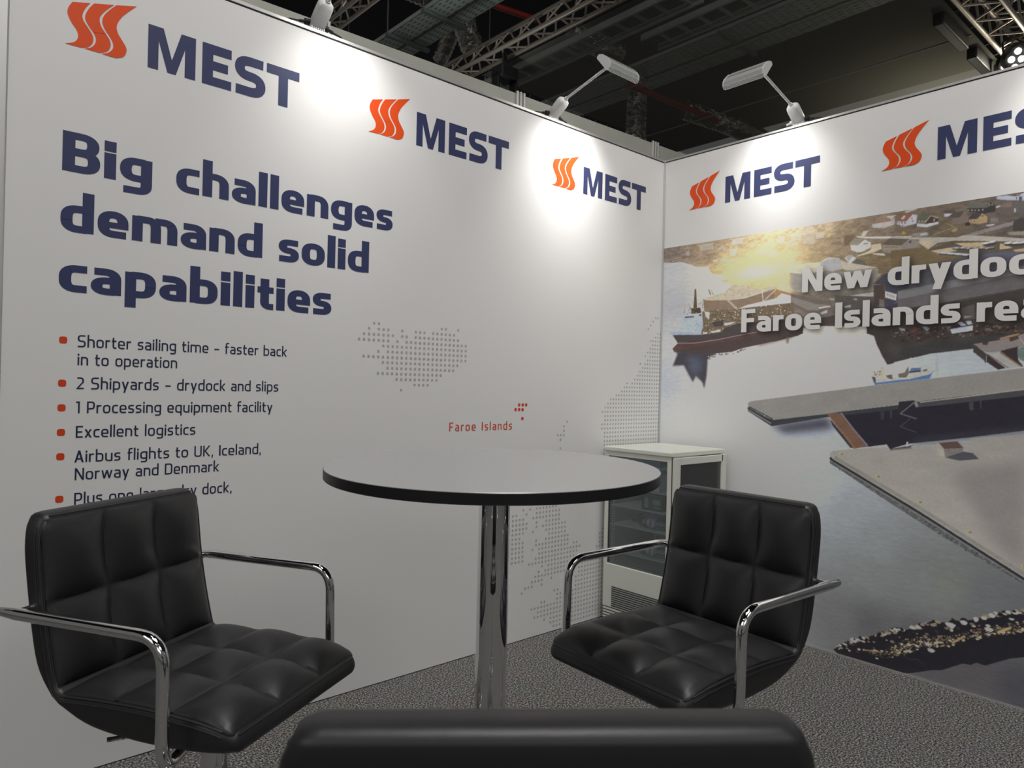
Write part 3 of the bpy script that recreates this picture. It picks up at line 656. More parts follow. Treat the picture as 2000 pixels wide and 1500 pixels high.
('P',[(0.404,1.557),(0.474,1.56),(0.444,1.548),(0.409,1.542)],(200,195,185),0,0),
('P',[(0.321,1.516),(0.385,1.524),(0.378,1.512),(0.325,1.509)],(205,195,170),0,0),
('P',[(0.274,1.513),(0.301,1.515),(0.301,1.505),(0.28,1.503)],(205,195,175),0,0),
('P',[(0.281,1.627),(0.315,1.618),(0.311,1.579),(0.29,1.598)],(205,200,186),0,0),
('P',[(0.197,1.647),(0.256,1.647),(0.261,1.618),(0.198,1.618)],(70,58,52),0,0),
('P',[(0.217,1.752),(0.226,1.751),(0.235,1.641),(0.21,1.643),(0.215,1.701)],(84,74,52),0,0),
('K',[(0.179,1.685),(0.276,1.678),(0.277,1.621),(0.18,1.619)],[(70,60,50),(150,130,95),(60,50,45)],70,0.0012,0.003,2),
('K',[(0.144,1.666),(0.196,1.662),(0.198,1.618),(0.146,1.614)],[(170,168,162),(90,80,65)],40,0.0015,0.0035,4),
('P',[(0.063,1.567),(0.125,1.586),(0.125,1.56),(0.081,1.548)],(172,172,167),0,0),
('P',[(0.141,1.614),(0.267,1.619),(0.275,1.542),(0.26,1.502),(0.076,1.506),(0.05,1.525),(0.126,1.538),(0.138,1.574),(0.148,1.607)],(161,173,191),0,0),
('P',[(0.157,1.604),(0.215,1.604),(0.215,1.598),(0.16,1.597)],(42,42,50),0,0),
('K',[(0.155,1.591),(0.266,1.6),(0.271,1.542),(0.26,1.506),(0.113,1.512)],[(110,120,138),(85,92,108)],60,0.001,0.0022,6),
('P',[(0.248,1.611),(0.263,1.613),(0.263,1.603),(0.25,1.602)],(60,62,72),0,0),
('P',[(0.05,1.526),(0.076,1.508),(0.26,1.501),(0.39,1.511),(0.405,1.53),(0.475,1.551),(0.785,1.556),(0.786,1.522),(0.667,1.512),(0.521,1.492),(0.367,1.47),(0.227,1.456),(0.115,1.459),(0.079,1.506)],(69,63,64),0,0),
('P',[(0.05,1.525),(0.259,1.512),(0.26,1.501),(0.076,1.506)],(150,160,176),0,0),
('P',[(0.115,1.459),(0.227,1.456),(0.367,1.47),(0.521,1.493),(0.786,1.525),(0.787,1.472),(0.597,1.436),(0.485,1.418),(0.36,1.411),(0.229,1.407),(0.089,1.415),(0.08,1.43)],(80,61,58),0,0),
('S',[(0.115,1.459),(0.227,1.457),(0.367,1.471),(0.521,1.493),(0.595,1.502)],(150,138,138),0.0028),
('P',[(0.595,1.513),(0.786,1.537),(0.787,1.472),(0.597,1.434)],(72,58,56),3,0),
('P',[(0.081,1.412),(0.225,1.397),(0.361,1.398),(0.451,1.404),(0.532,1.427),(0.574,1.437),(0.692,1.451),(0.803,1.477),(0.827,1.489),(0.828,1.51),(0.797,1.493),(0.633,1.489)],(70,60,59),0,0),
('P',[(0.704,1.53),(0.833,1.521),(0.831,1.485),(0.804,1.474),(0.761,1.466),(0.706,1.454)],(66,57,56),0,0),
('P',[(0.747,1.466),(0.761,1.466),(0.76,1.436),(0.749,1.44)],(105,98,94),1,0),
('P',[(0.097,1.411),(0.115,1.4),(0.084,1.333),(0.158,1.336),(0.194,1.279),(0.219,1.243),(0.235,1.279),(0.278,1.244),(0.291,1.209),(0.304,1.279),(0.309,1.37),(0.351,1.383),(0.361,1.4)],(62,58,66),1,0),
('P',[(0.17,1.381),(0.274,1.379),(0.269,1.291),(0.215,1.279)],(76,82,98),5,0),
('K',[(0.301,1.379),(0.361,1.395),(0.451,1.396),(0.532,1.423),(0.532,1.414),(0.445,1.388),(0.361,1.383),(0.308,1.361)],[(64,57,58),(190,188,184)],60,0.002,0.006,8),
('P',[(0.681,1.034),(0.958,1.09),(0.99,1.039),(0.888,1.019),(0.755,1.0),(0.696,1.021)],(64,66,76),5,0),
('P',[(1.017,1.115),(1.266,1.156),(1.33,1.176),(1.472,1.194),(1.728,1.235),(1.731,1.076),(1.541,1.035),(1.31,0.992),(1.239,0.964),(1.33,0.986),(1.304,0.971),(1.235,0.961),(1.221,0.982),(1.144,0.965),(1.082,1.037)],(37,35,44),0,0),
('P',[(1.323,1.012),(1.731,1.086),(1.731,1.069),(1.541,1.035),(1.331,0.996)],(58,57,68),4,0),
('P',[(0.549,1.138),(0.557,1.147),(0.574,1.152),(1.035,1.221),(1.166,1.241),(1.427,1.277),(1.727,1.317),(1.728,1.235),(1.475,1.198),(1.341,1.172),(1.336,1.178),(1.265,1.172),(1.266,1.159),(1.266,1.157),(1.013,1.117),(0.953,1.103),(0.689,1.063),(0.652,1.077),(0.554,1.12)],(126,124,121),0,2),
('P',[(0.549,1.122),(0.652,1.075),(0.689,1.062),(0.958,1.104),(1.013,1.116),(1.266,1.156),(1.266,1.138),(0.958,1.089),(0.681,1.03),(0.55,1.1)],(52,54,58),0,0),
('S',[(0.551,1.107),(0.677,1.044)],(112,114,112),0.006),
('S',[(0.558,1.122),(0.689,1.065)],(36,38,42),0.0045),
('P',[(1.345,1.172),(1.475,1.197),(1.728,1.234),(1.729,1.209),(1.345,1.149)],(63,63,67),0,0),
('S',[(1.352,1.171),(1.507,1.197),(1.728,1.235)],(142,136,128),0.005),
('P',[(1.266,1.171),(1.33,1.179),(1.33,1.163),(1.284,1.129),(1.267,1.123)],(40,39,45),0,0),
('S',[(1.332,1.176),(1.341,1.15)],(120,116,116),0.0111),
('S',[(1.336,1.176),(1.275,1.12)],(92,90,97),0.005),
('S',[(1.272,1.12),(1.339,1.1)],(90,88,100),0.005),
('S',[(1.316,1.101),(1.275,1.063)],(66,65,76),0.0033),
('S',[(1.275,1.063),(1.34,1.042)],(70,68,82),0.0033),
('P',[(1.532,1.177),(1.548,1.179),(1.549,1.145),(1.536,1.145)],(64,63,68),0,0),
('P',[(1.571,1.184),(1.576,1.184),(1.577,1.152),(1.573,1.151)],(64,63,68),0,0),
('P',[(1.194,1.125),(1.207,1.125),(1.208,1.09),(1.194,1.089)],(54,53,60),0,0),
('P',[(1.232,1.131),(1.239,1.131),(1.239,1.096),(1.233,1.096)],(60,60,64),0,0),
('P',[(0.969,1.08),(0.984,1.066),(1.084,0.953),(1.065,0.955),(0.984,1.048)],(50,52,58),0,0),
('P',[(0.957,1.104),(1.018,1.112),(1.141,0.966),(1.081,0.952)],(103,79,65),0,0),
('P',[(0.957,1.104),(0.974,1.09),(1.093,0.954),(1.081,0.952)],(122,90,72),0,0),
('S',[(1.02,1.112),(1.082,1.035),(1.14,0.971)],(112,110,118),0.006),
('P',[(0.973,0.913),(0.976,0.925),(0.987,0.934),(1.14,0.959),(1.222,0.968),(1.235,0.959),(1.317,0.975),(1.361,0.99),(1.549,1.015),(1.541,1.032),(1.731,1.06),(1.739,0.503),(1.73,0.507),(1.673,0.538),(1.366,0.702),(0.977,0.896)],(139,136,132),0,2),
('P',[(1.478,0.892),(1.731,0.958),(1.739,0.526),(1.627,0.624)],(118,114,113),8,2),
('P',[(0.973,0.903),(0.98,0.896),(1.366,0.7),(1.739,0.501),(1.74,0.477),(1.445,0.619),(1.243,0.726),(1.01,0.856),(0.974,0.875)],(80,82,83),0,0),
('S',[(0.974,0.902),(0.985,0.892),(1.366,0.699),(1.739,0.498)],(37,39,43),0.0096),
('S',[(0.976,0.887),(1.367,0.687),(1.74,0.488)],(118,118,116),0.0034),
('S',[(0.995,0.905),(1.366,0.719),(1.739,0.517)],(122,119,115),0.0144),
('K',[(0.986,0.88),(1.243,0.744),(1.74,0.489),(1.74,0.477),(1.445,0.619),(1.243,0.726),(1.01,0.856)],[(58,62,62),(105,107,106)],160,0.002,0.005,9),
('E',(1.019,0.923),(176,160,60),0.006,0.0045),
('E',(1.028,0.922),(95,90,80),0.006,0.003),
('E',(1.182,0.838),(176,160,60),0.006,0.0045),
('E',(1.19,0.837),(95,90,80),0.006,0.003),
('E',(1.354,0.748),(176,160,60),0.006,0.0045),
('E',(1.361,0.747),(95,90,80),0.006,0.003),
('E',(1.539,0.653),(176,160,60),0.006,0.0045),
('E',(1.546,0.652),(95,90,80),0.006,0.003),
('E',(1.725,0.552),(176,160,60),0.006,0.0045),
('E',(1.731,0.552),(95,90,80),0.006,0.003),
('P',[(1.451,0.945),(1.513,0.976),(1.55,0.972),(1.572,0.95),(1.503,0.937)],(70,70,78),0,0),
('P',[(1.419,1.006),(1.446,0.978),(1.449,0.946),(1.42,0.954)],(150,146,138),0,0),
('P',[(1.446,0.979),(1.516,0.989),(1.515,0.974),(1.451,0.946)],(108,104,100),0,0),
('P',[(1.426,1.004),(1.494,1.016),(1.517,0.99),(1.447,0.98)],(83,67,63),0,0),
('S',[(1.14,0.961),(1.222,0.97)],(150,146,142),0.0077),
('S',[(1.235,0.959),(1.321,0.975)],(100,96,98),0.0067),
('S',[(1.304,0.999),(1.305,0.979)],(165,160,158),0.0077),
('P',[(1.544,1.413),(1.637,1.427),(1.723,1.452),(1.724,1.398),(1.682,1.394),(1.636,1.379),(1.591,1.377),(1.577,1.386),(1.551,1.408)],(120,114,113),0,2),
('P',[(1.543,1.411),(1.551,1.407),(1.578,1.384),(1.591,1.372),(1.589,1.332),(1.58,1.348),(1.544,1.381)],(62,54,54),0,0),
('P',[(1.591,1.372),(1.657,1.315),(1.63,1.309),(1.591,1.34)],(52,44,44),0,0),
('P',[(1.593,1.375),(1.636,1.379),(1.705,1.321),(1.67,1.315)],(143,145,144),0,0),
('P',[(1.636,1.383),(1.695,1.399),(1.696,1.347),(1.713,1.323),(1.707,1.32)],(50,42,44),0,0),
('P',[(1.695,1.391),(1.724,1.402),(1.725,1.334),(1.698,1.352)],(94,110,104),0,0),
('S',[(1.636,1.378),(1.709,1.32)],(122,84,68),0.005),
('S',[(1.593,1.372),(1.666,1.315)],(100,80,72),0.0037),
('P',[(1.574,1.423),(1.597,1.423),(1.592,1.407),(1.576,1.41)],(66,50,46),0,0),
('P',[(1.663,1.436),(1.698,1.448),(1.698,1.43),(1.67,1.418)],(70,58,52),0,0),
('S',[(1.635,1.431),(1.698,1.448)],(140,112,92),0.0081),
('S',[(1.696,1.44),(1.714,1.408)],(150,145,145),0.0031),
('P',[(1.152,1.279),(1.17,1.262),(1.307,1.268),(1.402,1.307),(1.386,1.272),(1.264,1.255),(1.166,1.242)],(76,106,150),0,0),
('P',[(1.153,1.28),(1.175,1.269),(1.298,1.275),(1.31,1.307),(1.349,1.3),(1.402,1.308),(1.392,1.292),(1.324,1.273),(1.175,1.252),(1.164,1.257)],(166,163,156),0,0),
('P',[(1.315,1.318),(1.352,1.319),(1.351,1.303),(1.306,1.297)],(84,104,140),0,0),
('P',[(1.306,1.303),(1.351,1.307),(1.353,1.301),(1.306,1.295)],(66,66,62),0,0),
('P',[(1.31,1.323),(1.344,1.326),(1.344,1.317),(1.315,1.317)],(205,198,182),0,0),
('S',[(1.311,1.361),(1.313,1.319)],(192,190,182),0.005),
('P',[(1.19,1.321),(1.202,1.32),(1.203,1.267),(1.185,1.267)],(172,164,148),0,0),
('P',[(1.211,1.284),(1.237,1.289),(1.24,1.268),(1.22,1.272)],(88,84,70),0,0),
('P',[(1.263,1.291),(1.289,1.298),(1.302,1.324),(1.306,1.296),(1.294,1.275),(1.264,1.275)],(98,92,82),0,0),
('P',[(1.357,1.307),(1.373,1.313),(1.38,1.307),(1.365,1.3)],(105,98,78),0,0),
('K',[(1.156,1.298),(1.188,1.305),(1.188,1.267),(1.166,1.272)],[(150,138,118),(100,92,80)],26,0.002,0.004,11),
('P',[(1.152,1.28),(1.168,1.276),(1.17,1.257),(1.164,1.25)],(72,68,72),0,0),
('S',[(1.409,1.368),(1.411,1.285)],(140,148,155),0.0025),
('S',[(1.415,1.366),(1.417,1.285)],(140,148,155),0.0025),
('P',[(1.009,0.021),(1.05,0.056),(1.091,0.087),(1.144,0.111),(1.187,0.137),(1.246,0.171),(1.279,0.189),(1.32,0.196),(1.352,0.217),(1.395,0.242),(1.406,0.254),(1.471,0.267),(1.489,0.286),(1.519,0.283),(1.562,0.303),(1.583,0.315),(1.632,0.342),(1.692,0.371),(1.741,0.384),(1.745,0.208),(1.692,0.186),(1.662,0.167),(1.608,0.132),(1.579,0.135),(1.558,0.119),(1.529,0.116),(1.456,0.066),(1.418,0.054),(1.332,0.013),(1.216,-0.017),(1.052,-0.013)],(30,29,34),0,0),
('K',[(1.009,0.024),(1.05,0.059),(1.091,0.089),(1.144,0.114),(1.187,0.139),(1.246,0.174),(1.279,0.192),(1.32,0.198),(1.352,0.22),(1.395,0.245),(1.406,0.256),(1.471,0.269),(1.489,0.289),(1.519,0.286),(1.562,0.306),(1.583,0.317),(1.632,0.344),(1.692,0.374),(1.741,0.386),(1.742,0.374),(1.632,0.332),(1.49,0.274),(1.395,0.231),(1.28,0.176),(1.144,0.1),(1.037,0.027)],[(30,29,34),(150,144,136),(26,26,30),(118,108,94)],120,0.004,0.013,21),
('K',[(1.051,0.043),(1.144,0.097),(1.336,0.187),(1.562,0.287),(1.742,0.358),(1.743,0.323),(1.527,0.223),(1.298,0.08),(1.172,0.024)],[(52,48,46),(150,140,126),(96,88,78)],60,0.003,0.01,22),
('K',[(1.136,0.056),(1.231,0.084),(1.321,0.161),(1.376,0.183),(1.491,0.221),(1.563,0.264),(1.742,0.339),(1.743,0.302),(1.616,0.25),(1.528,0.213),(1.491,0.175),(1.377,0.134),(1.318,0.09),(1.232,0.042)],[(134,116,92),(60,52,45),(160,140,112),(90,78,64),(40,36,36)],1000,0.0012,0.0038,23),
('K',[(1.136,0.056),(1.231,0.084),(1.321,0.143),(1.491,0.209),(1.743,0.319),(1.743,0.302),(1.616,0.25),(1.491,0.175),(1.377,0.134),(1.318,0.09)],[(165,150,126),(150,134,110)],70,0.003,0.008,24),
('E',(1.483,0.26),(176,170,164),0.019,0.0095),
('E',(1.618,0.278),(176,170,164),0.015,0.008),
('E',(1.414,0.135),(176,170,164),0.014,0.008),
('E',(1.628,0.336),(176,170,164),0.012,0.009),
('E',(1.531,0.282),(176,170,164),0.013,0.009),
('E',(1.273,0.185),(176,170,164),0.01,0.006),
('E',(1.14,0.11),(176,170,164),0.009,0.004),
('E',(1.141,0.094),(176,170,164),0.008,0.004),
('E',(1.06,0.059),(176,170,164),0.011,0.004),
('E',(1.573,0.306),(176,170,164),0.009,0.01),
('E',(1.693,0.339),(176,170,164),0.009,0.004),
('E',(1.4,0.158),(176,170,164),0.01,0.006),
('E',(1.081,0.036),(176,170,164),0.006,0.004),
('S',[(1.647,0.273),(1.69,0.305)],(150,124,92),0.0096),
('S',[(1.491,0.188),(1.535,0.229)],(140,118,90),0.0067),
('S',[(1.145,0.059),(1.223,0.07)],(120,95,75),0.0048),
('S',[(1.31,0.083),(1.331,0.072),(1.363,0.082),(1.386,0.067)],(48,47,52),0.0029),
]
MARK=[([(-0.207,0.1285),(-0.2164,0.1109),(-0.2195,0.0945),(-0.2148,0.0787),(-0.2045,0.0613),(-0.1946,0.0484),(-0.1906,0.0338),(-0.1935,0.0205),(-0.2031,0.0093),(-0.224,-0.0004)],[(-0.1609,0.1417),(-0.1733,0.1215),(-0.1806,0.1007),(-0.1784,0.084),(-0.1672,0.0682),(-0.1559,0.0523),(-0.1512,0.0378),(-0.154,0.0213),(-0.1656,0.0073),(-0.1815,0.0005)]),([(-0.1511,0.1445),(-0.1644,0.124),(-0.1728,0.1028),(-0.1724,0.0872),(-0.1618,0.0697),(-0.1506,0.0553),(-0.1443,0.0396),(-0.1468,0.0232),(-0.1566,0.0096),(-0.1737,0.0006)],[(-0.0975,0.1598),(-0.1162,0.1392),(-0.1321,0.1157),(-0.1357,0.0989),(-0.1301,0.0798),(-0.116,0.0613),(-0.1063,0.0463),(-0.1051,0.0275),(-0.1146,0.0107),(-0.1345,0.0003)]),([(-0.0908,0.1617),(-0.1099,0.1394),(-0.1248,0.1161),(-0.1283,0.0961),(-0.1212,0.0774),(-0.1074,0.0588),(-0.0988,0.0435),(-0.0983,0.026),(-0.109,0.0099),(-0.129,-0.0002)],[(-0.0345,0.1791),(-0.0586,0.1522),(-0.0786,0.1257),(-0.0891,0.0988),(-0.0855,0.0773),(-0.073,0.0582),(-0.0624,0.0416),(-0.0609,0.0275),(-0.0698,0.0092),(-0.0902,-0.0007)])]

# ================================================================== the booth shell
H = 2.5
bm = bmesh.new(); box(bm, -14, 16, -14, 14, -0.05, 0.0); floor = struct(finish(bm, 'floor', MT['carpet']), 'dark grey speckled carpet floor')
# left wall: white printed panels, plane y = 0
bm = bmesh.new(); box(bm, -3.052, -0.001, 0.0, 0.045, 0.004, 2.484)
wall_left = struct(finish(bm, 'wall_left', MT['paper']), 'white printed booth wall with slogan and dotted map')
bm = bmesh.new(); box(bm, 0.0, 0.045, -4.2, -0.001, 0.008, 2.486)
wall_right = struct(finish(bm, 'wall_right', MT['paper']), 'booth wall with harbour photograph below a white logo band')
bm = bmesh.new(); box(bm, -3.052, 0.046, -0.003, 0.045, 2.490, 2.501); box(bm, -3.05, 0.045, 0.006, 0.04, 2.484, 2.490, mi=1)  # second box: dark backing that paints the shade in the gap
struct(finish(bm, 'trim_1', [MT['alu'], MT['gapshade']]), 'aluminium cap along the top of the left booth wall')
bm = bmesh.new(); box(bm, -0.003, 0.045, -4.2, 0.0, 2.4915, 2.501); box(bm, 0.006, 0.04, -4.2, 0.0, 2.486, 2.4915, mi=1)  # dark backing again paints the gap's shade
struct(finish(bm, 'trim_2', [MT['alu'], MT['gapshade']]), 'aluminium cap along the top of the right booth wall')
bm = bmesh.new(); box(bm, -0.0085, -0.0008, -0.0085, -0.0008, 0.0, 2.489, bev=0.001)
struct(finish(bm, 'trim_3', MT['alu']), 'slim aluminium corner strip where the booth walls meet')
bm = bmesh.new(); box(bm, -3.10, -3.0525, -0.004, 0.045, 0.0, 2.50, bev=0.004)
struct(finish(bm, 'trim_4', MT['alu']), 'aluminium end post of the left booth wall')
bm = bmesh.new(); box(bm, -0.005, 0.04, -4.2, -0.009, 0.0, 0.0075)
struct(finish(bm, 'baseboard_right', MT['alu']), 'aluminium floor strip under the right booth wall')
bm = bmesh.new(); box(bm, -3.052, -0.009, 0.002, 0.04, 0.0, 0.0038)  # no baseboard: dark strip painted as shade below the wall
struct(finish(bm, 'gap_shade_left', MT['gapshade']), 'dark strip standing in for the shadow gap under the left booth wall')

# grey partition of the neighbouring booth, seen above the left wall
def plan(x): return 0.203-0.036*(x+2.3)/1.0
back = None
bm = bmesh.new()
xs = [-3.6, 0.42]; vs = []
for x in xs:
    for dy in (0, 0.04):
        for z in (0.0, 2.64): vs.append(bm.verts.new((x, plan(x)+dy, z)))
for f in ((0,1,3,2),(4,6,7,5),(0,4,5,1),(2,3,7,6),(1,5,7,3),(0,2,6,4)): bm.faces.new([vs[i] for i in f])
bmesh.ops.recalc_face_normals(bm, faces=bm.faces)
wall_back = struct(finish(bm, 'wall_back', MT['partition']), 'grey partition of the booth behind the left wall')
for x in (-0.98, 0.05, -2.01):
    bm = bmesh.new(); y = plan(x)
    for dx in (-0.022, 0.0, 0.022): box(bm, x+dx-0.0055, x+dx+0.0055, y-0.016, y-0.001, 0.0, 2.648, bev=0.002)
    finish(bm, 'post', MT['alu'], wall_back)
bm = bmesh.new(); box(bm, -14, 16, -14, 14, 9.0, 9.1); struct(finish(bm, 'ceiling', MT['ceil']), 'black hall ceiling')

# ------------------------------------------------------------------ prints on the walls (flat, like the real ones)
def put(quads, to3, name, m, parent, scale=None):
    # quads: lists of (u, v); to3 maps to the wall plane
    verts = []; faces = []
    for n_, q in enumerate(quads):
        b = len(verts); faces.append(list(range(b, b+len(q))))
        for u, v in q:
            p = Vector(to3(u, v)); verts.append(p+OUT.get(to3, Vector((0,0,0)))*(n_ % 60)*1e-5)   # overlapping strokes never share a plane
    me = bpy.data.meshes.new(name); me.from_pydata(verts, [], faces); me.update()
    me.materials.append(m); o = bpy.data.objects.new(name, me); COL.objects.link(o); o.parent = parent
    return o
EA, EB = 0.0006, 0.0014
onA = lambda u, v: (u, -EA, v)
onB = lambda u, v: (-EB, -u, v)
OUT = {onA: Vector((0,-1,0)), onB: Vector((-1,0,0))}
LOGO_T = [('M', [[(0,.1375),(.0447,.1377),(.0740,.0504),(.0585,0),(.0310,.0788),(.0310,0),(0,0)]]),]
def logo_letters():
    q = [[(0,0),(.0308,0),(.0308,.1375),(0,.1375)], [(.1108,0),(.1440,0),(.1440,.1378),(.1108,.1378)],
         [(.0002,.1375),(.0447,.1375),(.0838,0),(.0585,0)], [(.0990,.1378),(.1440,.1378),(.0838,0),(.0585,0)]]
    # the two diagonals of the M, cut so that the counters stay open
    q[2] = [(.0180,.1375),(.0447,.1375),(.0838,0),(.0585,0)]; q[3] = [(.0990,.1377),(.1250,.1377),(.0838,0),(.0585,0)]
    q += [[(.1650,0),(.2000,0),(.2000,.1370),(.1650,.1370)], [(.1650,.1053),(.2604,.1053),(.2604,.1370),(.1650,.1370)],
          [(.1650,.0525),(.2492,.0525),(.2492,.0830),(.1650,.0830)], [(.1650,0),(.2610,0),(.2610,.0300),(.1650,.0300)]]
    tv, th = .0335, .0315; x0, x1, h = .2722, .3795, .1365
    pth = [(x1-.009, h-th/2-.001),(x0+tv/2, h-th/2),(x0+tv/2, h*.505),(x1-tv/2, h*.505),(x1-tv/2, th/2),(x0+.004, th/2+.001)]
    q += pen(round_path(pth, .037, (h-th)/4), tv, th)
    q += [[(.3830,.1040),(.5036,.1040),(.5036,.1360),(.3830,.1360)], [(.4266,-.0005),(.4613,-.0005),(.4613,.1360),(.4266,.1360)]]
    return q
def resample(P, n):
    P = np.array(P); m = len(P); out = []
    for t in np.linspace(0, m-1, n):
        i = min(int(t), m-2); s = t-i
        p0, p1, p2, p3 = P[max(i-1,0)], P[i], P[i+1], P[min(i+2,m-1)]
        out.append(tuple(0.5*((2*p1)+(-p0+p2)*s+(2*p0-5*p1+4*p2-p3)*s*s+(-p0+3*p1-3*p2+p3)*s**3)))
    return out
def logo_mark():
    q = []
    for a, b in MARK:
        A, B = resample(a, 40), resample(b, 40)
        q += [[A[i], A[i+1], B[i+1], B[i]] for i in range(39)]
    return q
for to3, par, spots in ((onA, wall_left, [(-2.6931, 2.1835), (-1.6798, 2.1826), (-0.6727, 2.1805)]), (onB, wall_right, [(0.3925, 2.1905), (1.3980, 2.1915)])):
    for x, z in spots:
        put([[(x+u, z+v) for u, v in q] for q in logo_mark()], to3, 'wave_mark', MT['orange'], par)['label'] = 'orange triple wave mark'
        put([[(x+u, z+v) for u, v in q] for q in logo_letters()], to3, 'wordmark', MT['navy'], par)['label'] = 'navy block capitals'
def words(lines, f, cap, to3, name, m, par, track=0.085):
    qs = []
    for txt, x0, x1, z in lines:
        qs += [[(u, z+v*cap) for u, v in q] for q in layout(txt, x0, x1, f, track)]
    return put(qs, to3, name, m, par)
words([('Big', -2.9165, -2.672, 1.809), ('challenges', -2.600, -1.783, 1.811), ('demand', -2.9175, -2.311, 1.631), ('solid', -2.252, -1.887, 1.631), ('capabilities', -2.918, -2.042, 1.4525)],
      BOLD, 0.1185, onA, 'headline', MT['navy'], wall_left)['label'] = 'bold navy three line slogan'
BL = [('Shorter sailing time \u2013 faster back', -2.866, -2.212, 1.2885), ('in to operation', -2.865, -2.584, 1.234), ('2 Shipyards \u2013 drydock and slips', -2.866, -2.241, 1.162),
      ('1 Processing equipment facility', -2.866, -2.261, 1.0895), ('Excellent logistics', -2.865, -2.522, 1.016), ('Airbus flights to UK, Iceland,', -2.867, -2.299, 0.942),
      ('Norway and Denmark', -2.865, -2.442, 0.889), ('Plus one large dry dock,', -2.865, -2.398, 0.815), ('under construction', -2.865, -2.50, 0.761)][:8]
words(BL, REG, 0.0355, onA, 'bullet_text', MT['ink'], wall_left, 0.13)
def squircle(x, z, r, n=20): return [(x+r*math.copysign(abs(math.cos(2*PI*k/n))**0.62, math.cos(2*PI*k/n)), z+r*math.copysign(abs(math.sin(2*PI*k/n))**0.62, math.sin(2*PI*k/n))) for k in range(n)]
put([squircle(-2.903, z, 0.0105) for z in (1.307, 1.179, 1.106, 1.033, 0.961, 0.835)], onA, 'bullet_marks', MT['red'], wall_left)
words([('Faroe Islands', -1.478, -1.118, 0.9995)], THIN, 0.0375, onA, 'place_name', MT['red'], wall_left, 0.23)
put([squircle(x, z, 0.0074) for x, z in [(-1.076,1.113),(-1.0535,1.113),(-1.032,1.113),(-1.098,1.091),(-1.0755,1.091),(-1.054,1.0905),(-1.054,1.049)]], onA, 'island_dots', MT['red'], wall_left)
put([[(-2.916,0.352),(-2.872,0.352),(-2.893,0.272),(-2.905,0.272)]], onA, 'arrow_mark', MT['red'], wall_left)
R = lambda a, b: list(range(a, b+1))
ICE = [[3,4,18,19,22],[2,4,5,6,9,12,13,14]+R(16,21),R(1,7)+[9,10]+R(12,22),R(0,6)+[8]+R(10,24),R(5,24),[4]+R(6,24),R(1,24),R(5,22),R(6,21),R(4,18),R(8,17),R(12,15),[9]]
dots = [(-1.9221+i*0.02181, 1.4366-j*0.02186) for j, r in enumerate(ICE) for i in r]
NOR = [[1,0],[2],[3],[4],[0,-1],[1,0,-1],R(-1,3),R(-1,2),R(-1,3),R(-1,4),[5]+R(-1,3),R(-1,4),[7]+R(-1,5),R(-1,6),R(-1,7),R(-1,8),R(-1,9),[12]+R(-1,10),R(-1,13),R(-1,14),R(-1,16),R(-1,18),R(-1,19),R(-1,20),R(-1,21),R(-1,20),R(-1,20),R(-1,21),R(-1,21)]+[R(-1,20)]*6
dots += [(-0.0320-i*0.0218, 1.6008-j*0.02186) for j, r in enumerate(NOR) for i in r]
dots += [(-.7512,1.029),(-.7742,1.0066),(-.7735,.9848),(-.8165,.9642),(-.7951,.9636),(-.7742,.9639),(-.7957,.9419),(-.7957,.8985)]
UK = {-2:R(7,12),-1:R(7,13),0:[3,5]+R(7,13),1:[0,1,4]+R(7,14),2:R(0,3)+R(6,14),3:R(0,4)+[7]+R(10,14),4:R(0,4)+[7]+R(9,16),5:R(0,3)+[6]+R(10,16),6:R(0,2)+R(11,16),7:R(0,3)+[7]+R(10,17)+R(29,31),8:R(0,3)+R(7,17)+R(28,32),9:R(0,3)+[6]+R(8,17)+[19,20]+R(28,32),10:R(0,3)+R(8,21)+R(28,32),
      11:R(0,3)+R(7,20)+R(27,32),12:R(5,20)+R(27,32),13:[9]+R(11,18)+R(23,32),14:[8]+R(10,18)+R(22,32),15:R(7,17)+R(21,32),16:R(6,9)+[12]+R(21,32),17:[4,5,6,9]+R(20,32),18:[3]+R(20,32),19:[13,14]+R(20,32),20:[14,15]+R(19,32),21:[9,10]+R(14,32),22:R(6,32),23:R(8,32),24:R(7,32),25:[10]+R(12,32),26:R(12,32),27:R(13,32)}
dots += [(-1.0996+i*0.0218, 0.6166-j*0.02183) for j, r in UK.items() for i in r]
def disc(x, z, r, n=12): return [(x+r*math.cos(2*PI*k/n), z+r*math.sin(2*PI*k/n)) for k in range(n)]
put([disc(x, z, 0.0055) for x, z in dots if z > 0.012 and x < -0.01], onA, 'dotted_map', MT['dot'], wall_left)['label'] = 'grey dotted map of northern coasts'

